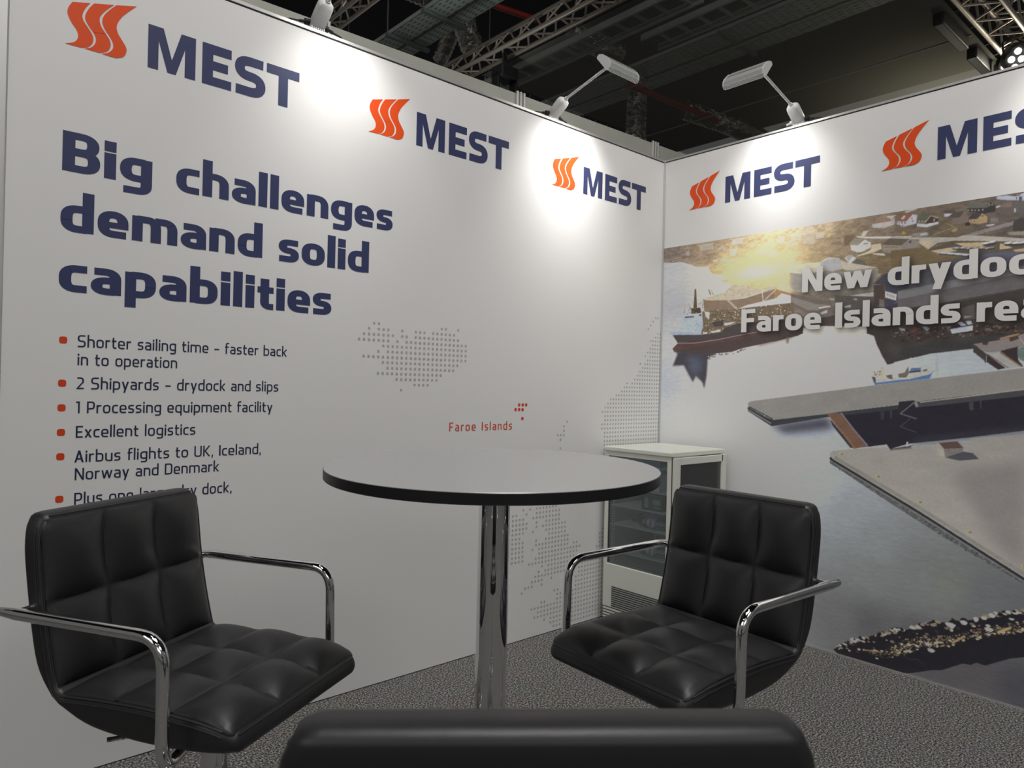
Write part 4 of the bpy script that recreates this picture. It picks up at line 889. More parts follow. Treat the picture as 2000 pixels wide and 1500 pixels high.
# ------------------------------------------------------------------ harbour photograph printed on the right wall
FARO = [('New', 0.8215, 1.144, 1.682), ('drydock', 1.211, 1.821, 1.6795), ('Faroe', 0.5025, 0.9185, 1.503), ('Islands', 0.984, 1.496, 1.5035), ('ready', 1.553, 1.955, 1.502)]
faro = [[(u, z+v*0.1175) for u, v in q] for t, a, b, z in FARO for q in layout(t, a, b, BOLD, 0.075)]
def harbour():
    rng = np.random.RandomState(4)
    s0, s1, z0, z1, d = 0.0, 1.92, 0.008, 2.0, 0.003
    ns, nz = int((s1-s0)/d)+1, int((z1-z0)/d)+1
    sv = np.linspace(s0, s1, ns); zv = np.linspace(z0, z1, nz)
    SS, ZZ = np.meshgrid(sv, zv)            # rows = z
    srgb2lin = lambda c: np.where(c <= 0.04045, c/12.92, ((c+0.055)/1.055)**2.4)
    def vnoise(cs, cz):
        a = rng.rand(int((z1-z0)/cz)+4, int((s1-s0)/cs)+4)
        x = (SS-s0)/cs; y = (ZZ-z0)/cz; xi = x.astype(int); yi = y.astype(int); fx = x-xi; fy = y-yi
        fx = fx*fx*(3-2*fx); fy = fy*fy*(3-2*fy)
        return (a[yi,xi]*(1-fx)+a[yi,xi+1]*fx)*(1-fy)+(a[yi+1,xi]*(1-fx)+a[yi+1,xi+1]*fx)*fy-0.5
    def idw(pts, pw=2.6):
        num = np.zeros(SS.shape+(3,)); den = np.zeros(SS.shape)
        for (s, z), c in pts:
            w = 1.0/((SS-s)**2+(ZZ-z)**2+0.0012)**(pw/2)
            num += w[...,None]*np.array(c, float); den += w
        return num/den[...,None]
    def bbox(P, m=0):
        a = np.array(P); i0 = max(int((a[:,0].min()-m-s0)/d)-1, 0); i1 = min(int((a[:,0].max()+m-s0)/d)+2, ns)
        j0 = max(int((a[:,1].min()-m-z0)/d)-1, 0); j1 = min(int((a[:,1].max()+m-z0)/d)+2, nz); return i0, i1, j0, j1
    def mask(P, i0, i1, j0, j1):
        X, Y = SS[j0:j1,i0:i1], ZZ[j0:j1,i0:i1]; m = np.zeros(X.shape, bool); n = len(P)
        for k in range(n):
            xa, ya = P[k]; xb, yb = P[(k+1) % n]
            if ya == yb: continue
            c = ((ya > Y) != (yb > Y)) & (X < (xb-xa)*(Y-ya)/(yb-ya)+xa); m ^= c
        return m
    def cover(P, m=0):
        i0, i1, j0, j1 = bbox(P, m)
        if i1 <= i0 or j1 <= j0: return None
        acc = 0.0
        for du, dv in ((-.3,-.2),(.3,.2),(-.2,.3),(.2,-.3)):
            Q = [(x+du*d, y+dv*d) for x, y in P]; acc = acc+mask(Q, i0, i1, j0, j1)*0.25
        return i0, i1, j0, j1, acc
    def blur(a, r):
        for _ in range(3):
            for ax in (0, 1):
                k = np.cumsum(np.pad(a, [(r+1, r) if q == ax else (0, 0) for q in (0, 1)], mode='edge'), axis=ax)
                a = (np.take(k, range(2*r+1, k.shape[ax]), axis=ax)-np.take(k, range(0, k.shape[ax]-2*r-1), axis=ax))/(2*r+1)
        return a
    img = idw(MURAL_WATER)
    ripple = vnoise(.03,.006)*1.2+vnoise(.012,.0035)*1.0+vnoise(.2,.1)*0.8
    img = img*(1+0.045*ripple[...,None])
    lnd = idw(MURAL_LAND, 3.0)
    tex = vnoise(.05,.02)*1.0+vnoise(.018,.008)*1.1+vnoise(.007,.004)*0.9
    lnd = lnd*(1+0.17*tex[...,None])
    def paint(c, col, soft=0, t=0):
        if c is None: return
        i0, i1, j0, j1, a = c
        if soft: a = blur(a, soft)
        px = np.array(col, float)*np.ones(a.shape+(1,))
        if t == 2: px = px*(1+0.07*(vnoise(.006,.004)*0.8+vnoise(.06,.03)*.6)[j0:j1,i0:i1,None])
        elif t == 1: px = px*(1+0.30*tex[j0:j1,i0:i1,None])
        else: px = px*(1+0.06*tex[j0:j1,i0:i1,None])
        img[j0:j1,i0:i1] = img[j0:j1,i0:i1]*(1-a[...,None])+px*a[...,None]
    wob = [(x+rng.uniform(-.003,.003) if 0.01 < x < 1.85 else x, y+(rng.uniform(-.003,.003) if y < 1.98 else 0.05)) for x, y in MURAL_COAST]
    c = cover(wob); i0, i1, j0, j1, a = c
    img[j0:j1,i0:i1] = img[j0:j1,i0:i1]*(1-a[...,None])+lnd[j0:j1,i0:i1]*a[...,None]
    for op in MURAL_OPS:
        k = op[0]
        if k == 'P': paint(cover(op[1], 0.006*op[3]*2), op[2], op[3], op[4])
        elif k == 'S':
            q = pen(op[1], op[3], op[3])
            for w in q: paint(cover(w), op[2])
        elif k == 'E':
            (x, y), col, rx, ry = op[1], op[2], op[3], op[4]
            paint(cover([(x+rx*math.cos(t)*(1+.15*math.sin(3*t)), y+ry*math.sin(t)) for t in np.linspace(0, 2*PI, 14)[:-1]]), col)
        elif k == 'G':
            (x, y), col, rx, ry = op[1], op[2], op[3], op[4]
            a = np.clip(1.35*np.exp(-((SS-x)/rx)**2-((ZZ-y)/ry)**2), 0, 1)*(0.98 if rx < .2 else 0.55); img[:] = img*(1-a[...,None])+np.array(col)*a[...,None]
        elif k == 'K':
            P, cols, n, r0, r1, sd = op[1:]; rr = random.Random(sd); a = np.array(P); cnt = 0; tries = 0
            lo, hi = a.min(0), a.max(0)
            while cnt < n and tries < n*30:
                tries += 1; x, y = rr.uniform(lo[0], hi[0]), rr.uniform(lo[1], hi[1]); ins = False; m = len(P)
                for t in range(m):
                    xa, ya = P[t]; xb, yb = P[(t+1) % m]
                    if (ya > y) != (yb > y) and x < (xb-xa)*(y-ya)/(yb-ya)+xa: ins = not ins
                if not ins: continue
                cnt += 1; r = rr.uniform(r0, r1); c = rr.choice(cols); ang = rr.uniform(0, 6.28); e = rr.uniform(.45, .8)
                paint(cover([(x+r*math.cos(t+ang)*rr.uniform(.8, 1.2), y+r*e*math.sin(t+ang)*rr.uniform(.8, 1.2)) for t in np.linspace(0, 2*PI, 8)[:-1]]), c)
    # printed soft shadow behind the lettering
    sh = np.zeros(SS.shape)
    for q in faro:
        q2 = [(x+0.010, y-0.012) for x, y in q]
        if min(x for x, _ in q2) > s1: continue
        c = cover(q2)
        if c is not None: i0, i1, j0, j1, a = c; sh[j0:j1,i0:i1] = np.maximum(sh[j0:j1,i0:i1], a)
    sh = blur(sh, 4); img = img*(1-0.52*np.clip(sh*1.3, 0, 1)[...,None])
    # how bright plain paper looks at each height, so that the inks come out right
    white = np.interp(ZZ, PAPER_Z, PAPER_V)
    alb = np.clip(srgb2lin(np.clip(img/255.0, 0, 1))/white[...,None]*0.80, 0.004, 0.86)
    co = np.zeros((nz*ns, 3), np.float32); co[:,0] = -0.0007; co[:,1] = -SS.ravel(); co[:,2] = ZZ.ravel()
    idx = np.arange(nz*ns).reshape(nz, ns)
    quad = np.stack([idx[:-1,:-1], idx[:-1,1:], idx[1:,1:], idx[1:,:-1]], -1).reshape(-1, 4).astype(np.int32)
    me = bpy.data.meshes.new('harbour_print'); nf = len(quad)
    me.vertices.add(nz*ns); me.vertices.foreach_set('co', co.ravel())
    me.loops.add(nf*4); me.loops.foreach_set('vertex_index', quad.ravel())
    me.polygons.add(nf); me.polygons.foreach_set('loop_start', np.arange(0, nf*4, 4, dtype=np.int32))
    me.update(calc_edges=True)
    at = me.color_attributes.new('ink', 'FLOAT_COLOR', 'POINT')
    at.data.foreach_set('color', np.concatenate([alb.reshape(-1, 3), np.ones((nz*ns, 1))], 1).astype(np.float32).ravel())
    m = mat('harbour_ink', (0.5,0.5,0.5), 0.5, spec=0.35); nt = m.node_tree
    at2 = nt.nodes.new('ShaderNodeVertexColor'); at2.layer_name = 'ink'
    nt.links.new(at2.outputs['Color'], nt.nodes['Principled BSDF'].inputs['Base Color'])
    me.materials.append(m); o = bpy.data.objects.new('harbour_print', me); COL.objects.link(o); o.parent = wall_right
    o['label'] = 'printed aerial photograph of a harbour'
    # the print runs on beyond the frame
    bm = bmesh.new(); vs = [bm.verts.new(v) for v in ((-.0007,-1.92,.008),(-.0007,-1.92,2.0),(-.0007,-4.2,2.0),(-.0007,-4.2,.008))]; bm.faces.new(vs)
    finish(bm, 'harbour_print_far', noise_mat('harbour_ink_far', (.10,.10,.11), (.2,.2,.2), 3, rough=.5), wall_right)
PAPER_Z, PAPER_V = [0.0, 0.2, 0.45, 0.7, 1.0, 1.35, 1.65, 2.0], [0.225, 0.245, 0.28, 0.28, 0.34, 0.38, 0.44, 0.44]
harbour()
put(faro, onB, 'mural_lettering', MT['white'], wall_right)['label'] = 'bold white lettering over the harbour'

# ================================================================== arm lights on the wall tops
def arm_light(label, loc, rz, hx=1, watt=2.6):
    # local frame: +y out of the booth wall into the booth, x along the wall; origin on the wall top
    t = thing('arm_light', label, 'lamp', loc, rz, 'arm lights clamped on the booth walls')
    bm = bmesh.new(); box(bm, -0.028, 0.028, -0.048, 0.0, 0.001, 0.022, bev=0.004)
    for k in range(7): box(bm, -0.026+k*0.008, -0.0215+k*0.008, 0.0, 0.004, 0.001, 0.010, bev=0.0)
    finish(bm, 'clamp', MT['lampw'], t)
    # slanted driver housing: rounded box following the arm
    bm = bmesh.new(); a = Vector((0,-0.010,0.020)); b = Vector((0,0.072,0.078)); d = (b-a).normalized(); u = Vector((1,0,0)); n = d.cross(u)
    rings = []
    for s, w, h in ((0,.027,.017),(.02,.0285,.019),(.5,.0285,.0215),(.8,.028,.022),(.93,.025,.0195),(1.0,.015,.012)):
        c = a+(b-a)*s; ring = []
        for k in range(20):
            q = 2*PI*k/20; cx = math.copysign(abs(math.cos(q))**0.5, math.cos(q)); sx = math.copysign(abs(math.sin(q))**0.5, math.sin(q))
            ring.append(bm.verts.new(c+u*cx*w+n*sx*h))
        rings.append(ring)
    for i in range(len(rings)-1):
        for k in range(20): bm.faces.new((rings[i][k], rings[i][(k+1)%20], rings[i+1][(k+1)%20], rings[i+1][k]))
    bm.faces.new(rings[0]); bm.faces.new(list(reversed(rings[-1]))); bmesh.ops.recalc_face_normals(bm, faces=bm.faces)
    finish(bm, 'driver_housing', MT['lampw'], t, True, 50)
    P0, P1 = Vector((0,0.070,0.0745)), Vector((0,0.325,0.142))
    bm = bmesh.new(); tube(bm, [P0, P0.lerp(P1, .5), P1], 0.0062, 12); tube(bm, [P0-(P1-P0)*.02, P0+(P1-P0)*.05], 0.0095, 12); finish(bm, 'arm', MT['lampw'], t, True)
    # head: long box with curved back, lying along the wall, its face turned to the wall and down
    C = Vector((0,0.321,0.170)); e = Vector((0,0.68,-0.73)); nb = Vector((0,0.73,0.68))   # e = width direction, nb = back normal
    prof = [(-.052,-.003),(-.050,.008),(-.030,.020),(.012,.024),(.036,.020),(.050,.006),(.052,-.008),(.040,-.016),(-.046,-.010)]
    L0, L1 = (-0.012, 0.195) if hx > 0 else (-0.195, 0.012)
    bm = bmesh.new(); A = [bm.verts.new(C+e*x+nb*y+Vector((L0+.004,0,0))) for x, y in prof]; B = [bm.verts.new(C+e*x+nb*y+Vector((L1-.004,0,0))) for x, y in prof]
    for k in range(len(prof)): bm.faces.new((A[k], A[(k+1)%len(prof)], B[(k+1)%len(prof)], B[k]))
    bm.faces.new(A); bm.faces.new(B); bmesh.ops.recalc_face_normals(bm, faces=bm.faces)
    head = finish(bm, 'lamp_head', MT['lampg'], t)
    for x0, x1 in ((L0, L0+.006), (L1-.006, L1)):
        bm = bmesh.new(); A = [bm.verts.new(C+e*x*1.03+nb*y*1.05+Vector((x0,0,0))) for x, y in prof]; B = [bm.verts.new(C+e*x*1.03+nb*y*1.05+Vector((x1,0,0))) for x, y in prof]
        for k in range(len(prof)): bm.faces.new((A[k], A[(k+1)%len(prof)], B[(k+1)%len(prof)], B[k]))
        bm.faces.new(A); bm.faces.new(B); bmesh.ops.recalc_face_normals(bm, faces=bm.faces); finish(bm, 'end_cap', MT['lampw'], head)
    bm = bmesh.new()
    for k in range(26):        # cooling ribs over the back
        x = L0+.012+k*.007; v = [C+e*a_+nb*b_+Vector((x+dx,0,0)) for a_, b_ in ((-.040,.0165),(.010,.0262)) for dx in (0,.003)]
        w = [p+nb*.0028 for p in v]; vv = [bm.verts.new(p) for p in v+w]
        for f in ((0,1,3,2),(4,6,7,5),(0,4,5,1),(2,3,7,6),(0,2,6,4),(1,5,7,3)): bm.faces.new([vv[i] for i in f])
    bmesh.ops.recalc_face_normals(bm, faces=bm.faces); finish(bm, 'cooling_ribs', MT['lampg'], head)
    bm = bmesh.new()
    for k in range(4):         # long fins on the lower edge
        y = -.012+k*.0058; x = .053-.001*k
        tube(bm, [C+e*x+nb*y+Vector((L0+.008,0,0)), C+e*x+nb*y+Vector((L1-.008,0,0))], .0016, 6)
    finish(bm, 'edge_fins', MT['lampw'], head)
    # glowing face, and the light it gives
    bm = bmesh.new(); q = [C+e*x-nb*.0165+Vector((z,0,0)) for x, z in ((-.036,L0+.015),(.036,L0+.015),(.036,L1-.015),(-.036,L1-.015))]
    q = [p+nb*(.004 if i in (0,3) else 0) for i, p in enumerate(q)]; bm.faces.new([bm.verts.new(p) for p in q]); finish(bm, 'light_panel', MT['lampface'], head)
    ld = bpy.data.lights.new('arm_light_glow', 'AREA'); ld.shape = 'RECTANGLE'; ld.size = 0.17; ld.size_y = 0.07; ld.energy = watt; ld.spread = LAMP_SPREAD; ld.color = (1.0,0.985,0.955)
    lo = bpy.data.objects.new('arm_light_glow', ld); COL.objects.link(lo); lo.parent = t
    z = Vector((0, math.cos(LAMP_TILT), math.sin(LAMP_TILT))); x = Vector((1,0,0)); y = z.cross(x); mm = Matrix((x, y, z)).transposed().to_4x4(); mm.translation = C-nb*.022+Vector(((L0+L1)/2,0,0)); lo.matrix_local = mm
    # plugs and leads on both sides
    for sg in (-1, 1):
        bm = bmesh.new(); tube(bm, [(sg*.024,-.012,.026),(sg*.046,-.012,.022)], .011, 10); tube(bm, [(sg*.046,-.012,.022),(sg*.066,-.013,.018)], .006, 8); finish(bm, 'plug', MT['black'] if sg < 0 or label.startswith('white arm light on the left') else MT['lampw'], t, True)
        bm = bmesh.new(); tube(bm, [(sg*.066,-.013,.018),(sg*.10,-.016,.014),(sg*.13,-.026,.006),(sg*.15,-.052,-.02),(sg*.16,-.06,-.12)], .0032, 8); finish(bm, 'power_lead', MT['black'], t, True)
    return t
arm_light('white arm light on the left wall top above the big slogan, head cut off', (-2.122, 0, 2.5), PI, -1, LAMP_W[0])
arm_light('white arm light on the left wall top above the third logo, head turned right', (-0.89, 0, 2.5), PI, -1, LAMP_W[1])
arm_light('white arm light on the right wall top, above the first logo over the harbour photograph', (0, -0.785, 2.5), PI/2, 1, LAMP_W[2])
arm_light('white arm light further along the right wall top, past the second logo over the harbour', (0, -2.02, 2.5), PI/2, 1, LAMP_W[3])

# ================================================================== round bar table
TX, TY, TZ = -2.1847, -1.1377, 1.0073
tb = thing('bar_table', 'round bar table with grey top, black edge and chrome column', 'table', (TX, TY, 0))
def tilt(bm):
    for v in bm.verts: v.co.z += 0.01334*v.co.x+0.00898*v.co.y
bm = bmesh.new(); lathe(bm, [(0,TZ),(.3982,TZ),(.3990,TZ-.0008),(.3990,TZ-.004),(0,TZ-.004)], 160); tilt(bm); finish(bm, 'tabletop', MT['top'], tb, True, 30)
bm = bmesh.new(); lathe(bm, [(0,TZ-.0042),(.3988,TZ-.0042),(.3993,TZ-.0012),(.4,TZ-.002),(.4,TZ-.0225),(.398,TZ-.0245),(0,TZ-.0245)], 160); tilt(bm); finish(bm, 'edge_band', MT['edge'], tb, True, 30)
bm = bmesh.new(); lathe(bm, [(.14,TZ-.027),(.14,TZ-.031),(.05,TZ-.036),(.05,TZ-.05),(0,TZ-.05)], 48, (.004,-.004,0)); finish(bm, 'mounting_plate', MT['black'], tb, True, 30)
bm = bmesh.new(); lathe(bm, [(0,.02),(.038,.02),(.038,TZ-.035),(0,TZ-.035)], 64, (.004,-.004,0)); finish(bm, 'column', MT['chrome'], tb, True, 30)
bm = bmesh.new(); lathe(bm, [(0,0),(.225,0),(.225,.006),(.215,.011),(.06,.026),(.045,.05),(.039,.052),(0,.052)], 96, (.004,-.004,0)); finish(bm, 'base_plate', MT['chrome'], tb, True, 30)

# ================================================================== padded bar stools with chrome arms
def stool(label, x, y, sz, rz):
    # local: +y is where the sitter faces, origin on the floor under the back of the seat; seat crease at (0, 0, sz)
    t = thing('bar_stool', label, 'bar stool', (x, y, 0), rz, 'black padded stools round the bar table')
    Wd, D, hb, ln = 0.44, 0.419, 0.346, 0.174
    hw = Wd/2
    # profile of the padded side, from the front of the seat to the top of the back: (y, z, outward nx, nz)
    inner = []; outer = []
    def S_(yy): return (yy, sz+0.010*math.sin(PI*min(max(yy/D,0),1))-0.012*max(0,(yy/D-0.82)/0.18)**2)
    N1 = 22
    for i in range(N1+1):
        yy = D-(D-0.010)*i/N1; inner.append(S_(yy))
    bd = (-math.sin(ln), math.cos(ln))
    N2 = 24
    for i in range(N2+1):
        q = 0.010+(hb-0.010)*i/N2; bow = -0.010*math.sin(PI*q/hb); inner.append((bd[0]*q+bow, sz+bd[1]*q))
    # outer side: underside of the seat, round heel, rear of the back
    n = len(inner)
    for i, (yy, zz) in enumerate(inner):
        if i <= N1:
            s = i/N1; o_ = (D-(D+0.005)*s*0.93-0.001, sz-0.052-0.012*math.sin(PI*s)); outer.append(o_)
        else:
            s = (i-N1-1)/N2; q = hb*s
            outer.append((bd[0]*q*1.0-0.054-0.006*math.sin(PI*s), sz+bd[1]*q-0.006*(1-s)))
    # smooth the heel
    for _ in range(14):
        o2 = outer[:]
        for i in range(max(N1-9,1), N1+10): o2[i] = ((outer[i-1][0]+outer[i][0]*2+outer[i+1][0])/4, (outer[i-1][1]+outer[i][1]*2+outer[i+1][1])/4)
        outer = o2
    def halfw(i):
        if i > n-7: k = (i-(n-7))/6.0; return hw-0.018*(1-math.sqrt(max(0,1-k*k*0.98)))
        if i < 5: k = (5-i)/5.0; return hw-0.016*(1-math.sqrt(max(0,1-k*k*0.95)))
        return hw
    bm = bmesh.new(); rings = []
    def ring(i, shrink=0.0, push=0.0):
        a = Vector((0,*inner[i])); b = Vector((0,*outer[i])); c = (a+b)/2; d = (a-b); th = d.length/2; d.normalize(); w = halfw(i)
        nxt = Vector((0,*inner[min(i+1,n-1)]))-Vector((0,*inner[max(i-1,0)])); nxt.normalize()
        R_ = []; r = 0.016; th2 = th-shrink; w2 = w-shrink
        for qx, qd in ((1,1),(-1,1),(-1,-1),(1,-1)):
            for k in range(5):
                an = {(1,1):0,(-1,1):90,(-1,-1):180,(1,-1):270}[(qx,qd)]+k*22.5
                r_ = min(r, th2*.9); px = qx*(w2-r_)+r_*math.cos(math.radians(an)); pd = qd*(th2-r_)+r_*math.sin(math.radians(an))
                if abs(px) > w2-r_*0.3: px += 0.003*math.copysign(1,px)*math.cos(pd/th2*1.5)
                R_.append(bm.verts.new(c+Vector((px,0,0))+d*pd+nxt*push))
        return R_
    seqs = [(0,.014,-.012),(0,.006,-.0085),(0,.0015,-.004),(0,0,0)]+[(i,0,0) for i in range(1,n-1)]+[(n-1,0,0),(n-1,.0015,.004),(n-1,.006,.009),(n-1,.014,.012)]
    for a in seqs: rings.append(ring(*a))
    for i in range(len(rings)-1):
        m = len(rings[i])
        for k in range(m): bm.faces.new((rings[i][k], rings[i][(k+1)%m], rings[i+1][(k+1)%m], rings[i+1][k]))
    bm.faces.new(rings[0]); bm.faces.new(list(reversed(rings[-1]))); bmesh.ops.recalc_face_normals(bm, faces=bm.faces)
    shell = finish(bm, 'shell', MT['leather'], t, True, 60)
    # quilted pads
    def pad(name, i0, i1, rows, first_cut, inset0, inset1):
        P = [Vector((0,*inner[i])) for i in range(i0, i1+1)]
        # resample by length
        cum = [0]
        for a, b in zip(P, P[1:]): cum.append(cum[-1]+(b-a).length)
        L = cum[-1]
        def at(s):
            s = min(max(s,0),L)
            for k in range(len(cum)-1):
                if s <= cum[k+1]+1e-9: f = (s-cum[k])/max(cum[k+1]-cum[k],1e-9); return P[k].lerp(P[k+1], f)
            return P[-1]
        NX, NL = 72, 66; bm = bmesh.new(); G = []; xw = hw-0.006
        cuts = [0]+[c*L for c in first_cut]+[L]
        for j in range(NL+1):
            s = L*j/NL; p = at(s); tq = (at(s+.004)-at(s-.004)).normalized(); nn = Vector((1,0,0)).cross(tq); nn = -nn if nn.dot(Vector((0,0.6,0.8))) < 0 else nn
            for r_ in range(len(cuts)-1):
                if s <= cuts[r_+1]+1e-9: cy = (s-cuts[r_])/(cuts[r_+1]-cuts[r_]); rowlen = cuts[r_+1]-cuts[r_]; rr = r_; break
            row = []
            ew = xw
            dist_end = min(s+inset0, L-s+inset1)
            if dist_end < 0.02: ew = xw-0.010*(1-dist_end/0.02)**2
            for i in range(NX+1):
                fx = i/NX; x_ = -ew+2*ew*fx; cx = (fx*3) % 1.0 if fx < 1 else 1.0
                sx = min(cx,1-cx)*2*ew/3; sy = min(cy,1-cy)*rowlen
                # soft rounded bulge with a tight valley along the seams
                b1 = 1-math.exp(-sx/0.016); b2 = 1-math.exp(-sy/0.016)
                b = b1*b2*(0.55+0.45*math.sin(PI*cx)*math.sin(PI*cy))
                edge = min((ew-abs(x_))/0.012, 1); e2 = min(dist_end/0.010, 1)
                hgt = 0.0015+0.025*b
                if fx < 1/3 and sx > 0 and cx < .5: hgt = 0.0015+0.025*b*min(1,edge+0.0)
                row.append(bm.verts.new(Vector((x_,0,0))+p+nn*(hgt*min(1,math.sqrt(max(edge,0.02)))*min(1,math.sqrt(max(e2,0.03))))))
            G.append(row)
        for j in range(NL):
            for i in range(NX): bm.faces.new((G[j][i], G[j][i+1], G[j+1][i+1], G[j+1][i]))
        # skirt down into the shell so that the pad is closed
        rim = [G[0][i] for i in range(NX+1)]+[G[j][NX] for j in range(1,NL+1)]+[G[NL][i] for i in range(NX-1,-1,-1)]+[G[j][0] for j in range(NL-1,0,-1)]
        low = []
        mid = at(L/2)
        for v in rim: low.append(bm.verts.new(v.co+(Vector((0,*outer[(i0+i1)//2]))-mid).normalized()*0.006))
        for k in range(len(rim)): bm.faces.new((rim[k], low[k], low[(k+1)%len(rim)], rim[(k+1)%len(rim)]))
        bmesh.ops.recalc_face_normals(bm, faces=bm.faces)
        o = finish(bm, name, MT['leather'], t, True, 70)
        return o
    pad('seat', 0, N1, 3, (0.335, 0.665), 0.0, 0.03)
    pad('backrest', N1+1, n-1, 2, (0.50,), 0.03, 0.0)
    # piping along the seams
    bm = bmesh.new()
    for sg in (-1, 1):
        for off in (0.0, -0.009):
            pts = []
            for i in range(n):
                a = Vector((0,*inner[i])); b = Vector((0,*outer[i])); d = (a-b).normalized(); pts.append(a+d*(off-0.004)+Vector((sg*(halfw(i)+0.0015-(0.002 if off == 0 else -0.001)),0,0)))
            if sg == 1 or True:
                tube(bm, pts[1:-1], 0.0014 if off else 0.0024, 6)
    for i, push in ((0,-.0065),(n-1,.0065)):
        a = Vector((0,*inner[i])); b = Vector((0,*outer[i])); d = (a-b).normalized(); nxt = (Vector((0,*inner[min(i+1,n-1)]))-Vector((0,*inner[max(i-1,0)]))).normalized(); w = halfw(i)-.010
        for off, pu in ((-0.003, push*.8), (-0.012, push*1.25)):
            tube(bm, [a+d*off+nxt*pu+Vector((xx,0,0)) for xx in (-w,-w*.5,0,w*.5,w)], 0.0022 if off > -.01 else .0013, 6)
    finish(bm, 'piping', MT['thread'], shell, True, 80)
    # chrome arms: from behind the back, forward, down and in under the seat
    ax = 0.268
    for sg in (-1, 1):
        pts = [(sg*(ax-.004),-.100,sz+.166),(sg*ax,-.05,sz+.168),(sg*ax,.312,sz+.168),(sg*ax,.316,sz-.072),(sg*.03,.225,sz-.083)]
        path = arc_path(pts, [.02,.058,.055], 9); m = len(path)
        rad = [0.0118]*m; rad[0] = 0.0085
        bm = bmesh.new(); tube(bm, path, .0118, 16, True, rad); finish(bm, 'armrest', MT['chrome'], t, True, 50)
        bm = bmesh.new(); tube(bm, [(sg*.208,-.052-.03,sz+.160),(sg*.262,-.070,sz+.166)], .007, 10); finish(bm, 'arm_bracket', MT['chrome'], t, True, 50)
    bm = bmesh.new(); box(bm, -.085, .085, .12, .30, sz-.078, sz-.062, bev=.004); finish(bm, 'seat_mount', MT['black'], t)
    bm = bmesh.new(); tube(bm, [(.02,.21,sz-.085),(.13,.15,sz-.092),(.19,.10,sz-.088)], .005, 8); finish(bm, 'height_lever', MT['chrome'], t, True)
    bm = bmesh.new(); lathe(bm, [(0,.30),(.016,.30),(.016,sz-.078),(0,sz-.078)], 32, (0,.20,0)); finish(bm, 'gas_spring', MT['black'], t, True, 40)
    bm = bmesh.new(); lathe(bm, [(0,.03),(.028,.03),(.028,sz-.12),(.024,sz-.10),(.017,sz-.10),(0,sz-.10)], 40, (0,.20,0)); finish(bm, 'column', MT['chrome'], t, True, 40)
    bm = bmesh.new(); lathe(bm, [(0,0),(.195,0),(.195,.006),(.185,.012),(.06,.03),(.032,.06),(0,.06)], 72, (0,.20,0)); finish(bm, 'base_plate', MT['chrome'], t, True, 30)
    bm = bmesh.new(); arcp = [(.15*math.sin(a), .20+.15*math.cos(a), .23) for a in np.linspace(-1.5,1.5,19)]; tube(bm, [(-.026,.20,.23)]+arcp+[(.026,.20,.23)], .009, 10); finish(bm, 'footrest', MT['chrome'], t, True, 50)
    return t
stool('black padded bar stool with chrome arms left of the table, facing right', -2.8358, -0.6873, 0.5643, 3.66637)
stool('black padded bar stool with chrome arms right of the table, before the fridge', -1.6072, -1.4143, 0.5677, 1.51513)
stool('black padded bar stool nearest the viewer, only the top of its back in view', -2.8254, -1.9761, 0.5791, math.radians(-38.45))

# ================================================================== glass display fridge in the corner
FX0, FX1, FY0, FY1, FT = -0.505, -0.066, -0.452, -0.042, 0.903
fr = thing('display_fridge', 'white glass sided drinks fridge standing in the wall corner', 'fridge', ((FX0+FX1)/2, (FY0+FY1)/2, 0))
ox, oy = (FX0+FX1)/2, (FY0+FY1)/2
X0, X1, Y0, Y1 = FX0-ox, FX1-ox, FY0-oy, FY1-oy
def part(name, m, f, parent=fr, smooth=False):
    bm = bmesh.new(); f(bm); return finish(bm, name, m, parent, smooth)
part('top_panel', MT['fridge'], lambda b: box(b, X0-.008, X1+.008, Y0-.008, Y1+.004, FT-.024, FT, bev=.006, seg=3))
def base(b):
    box(b, X0, X1, Y0, Y1, .082, .305, bev=.004)
part('base_cabinet', MT['fridge'], base)
part('plinth', MT['black'], lambda b: box(b, X0+.008, X1-.008, Y0+.008, Y1, .0, .082))
def louv(b):
    for k in range(10): box(b, X0-.0035, X0+.002, Y0+.058, Y1-.062, .092+k*.0107, .0962+k*.0107)
part('vent_grille', MT['gasket'], louv)
def slots(b):
    for k in range(5): box(b, X0-.002, X0+.012, Y0+.004, Y1-.006, .012+k*.0145, .0195+k*.0145)
    for k in range(5): box(b, X0+.004, X1-.004, Y0-.002, Y0+.012, .012+k*.0145, .0195+k*.0145)
part('plinth_slats', MT['fridge'], slots)
for (a, b_) in ((X0, Y0), (X1-.024, Y0), (X0, Y1-.024), (X1-.024, Y1-.024)):
    part('corner_post', MT['fridge'], lambda b: box(b, a, a+.024, b_, b_+.024, .30, FT-.023, bev=.002))
part('upper_rail', MT['fridge'], lambda b: (box(b, X0+.001, X0+.022, Y0+.02, Y1-.02, FT-.047, FT-.023), box(b, X1-.022, X1-.001, Y0+.02, Y1-.02, FT-.047, FT-.023), box(b, X0+.02, X1-.02, Y1-.022, Y1-.001, FT-.047, FT-.023)))
part('side_glass', MT['glass'], lambda b: box(b, X0+.006, X0+.010, Y0+.022, Y1-.022, .303, FT-.046))
part('side_glass', MT['glass'], lambda b: box(b, X1-.010, X1-.006, Y0+.022, Y1-.022, .303, FT-.046))
part('rear_panel', MT['fridgein'], lambda b: box(b, X0+.022, X1-.022, Y1-.012, Y1-.006, .303, FT-.046))
for ya, yb in ((Y1-.027, Y1-.0235), (Y0+.0235, Y0+.026)): part('gasket', MT['gasket'], lambda b: box(b, X0+.004, X0+.012, ya, yb, .303, FT-.046))
part('gasket', MT['gasket'], lambda b: box(b, X0+.002, X1-.002, Y0-.0045, Y0-.0005, .303, .33))
part('gasket', MT['gasket'], lambda b: box(b, X0+.002, X0+.020, Y0-.0045, Y0-.0005, .33, FT-.026))
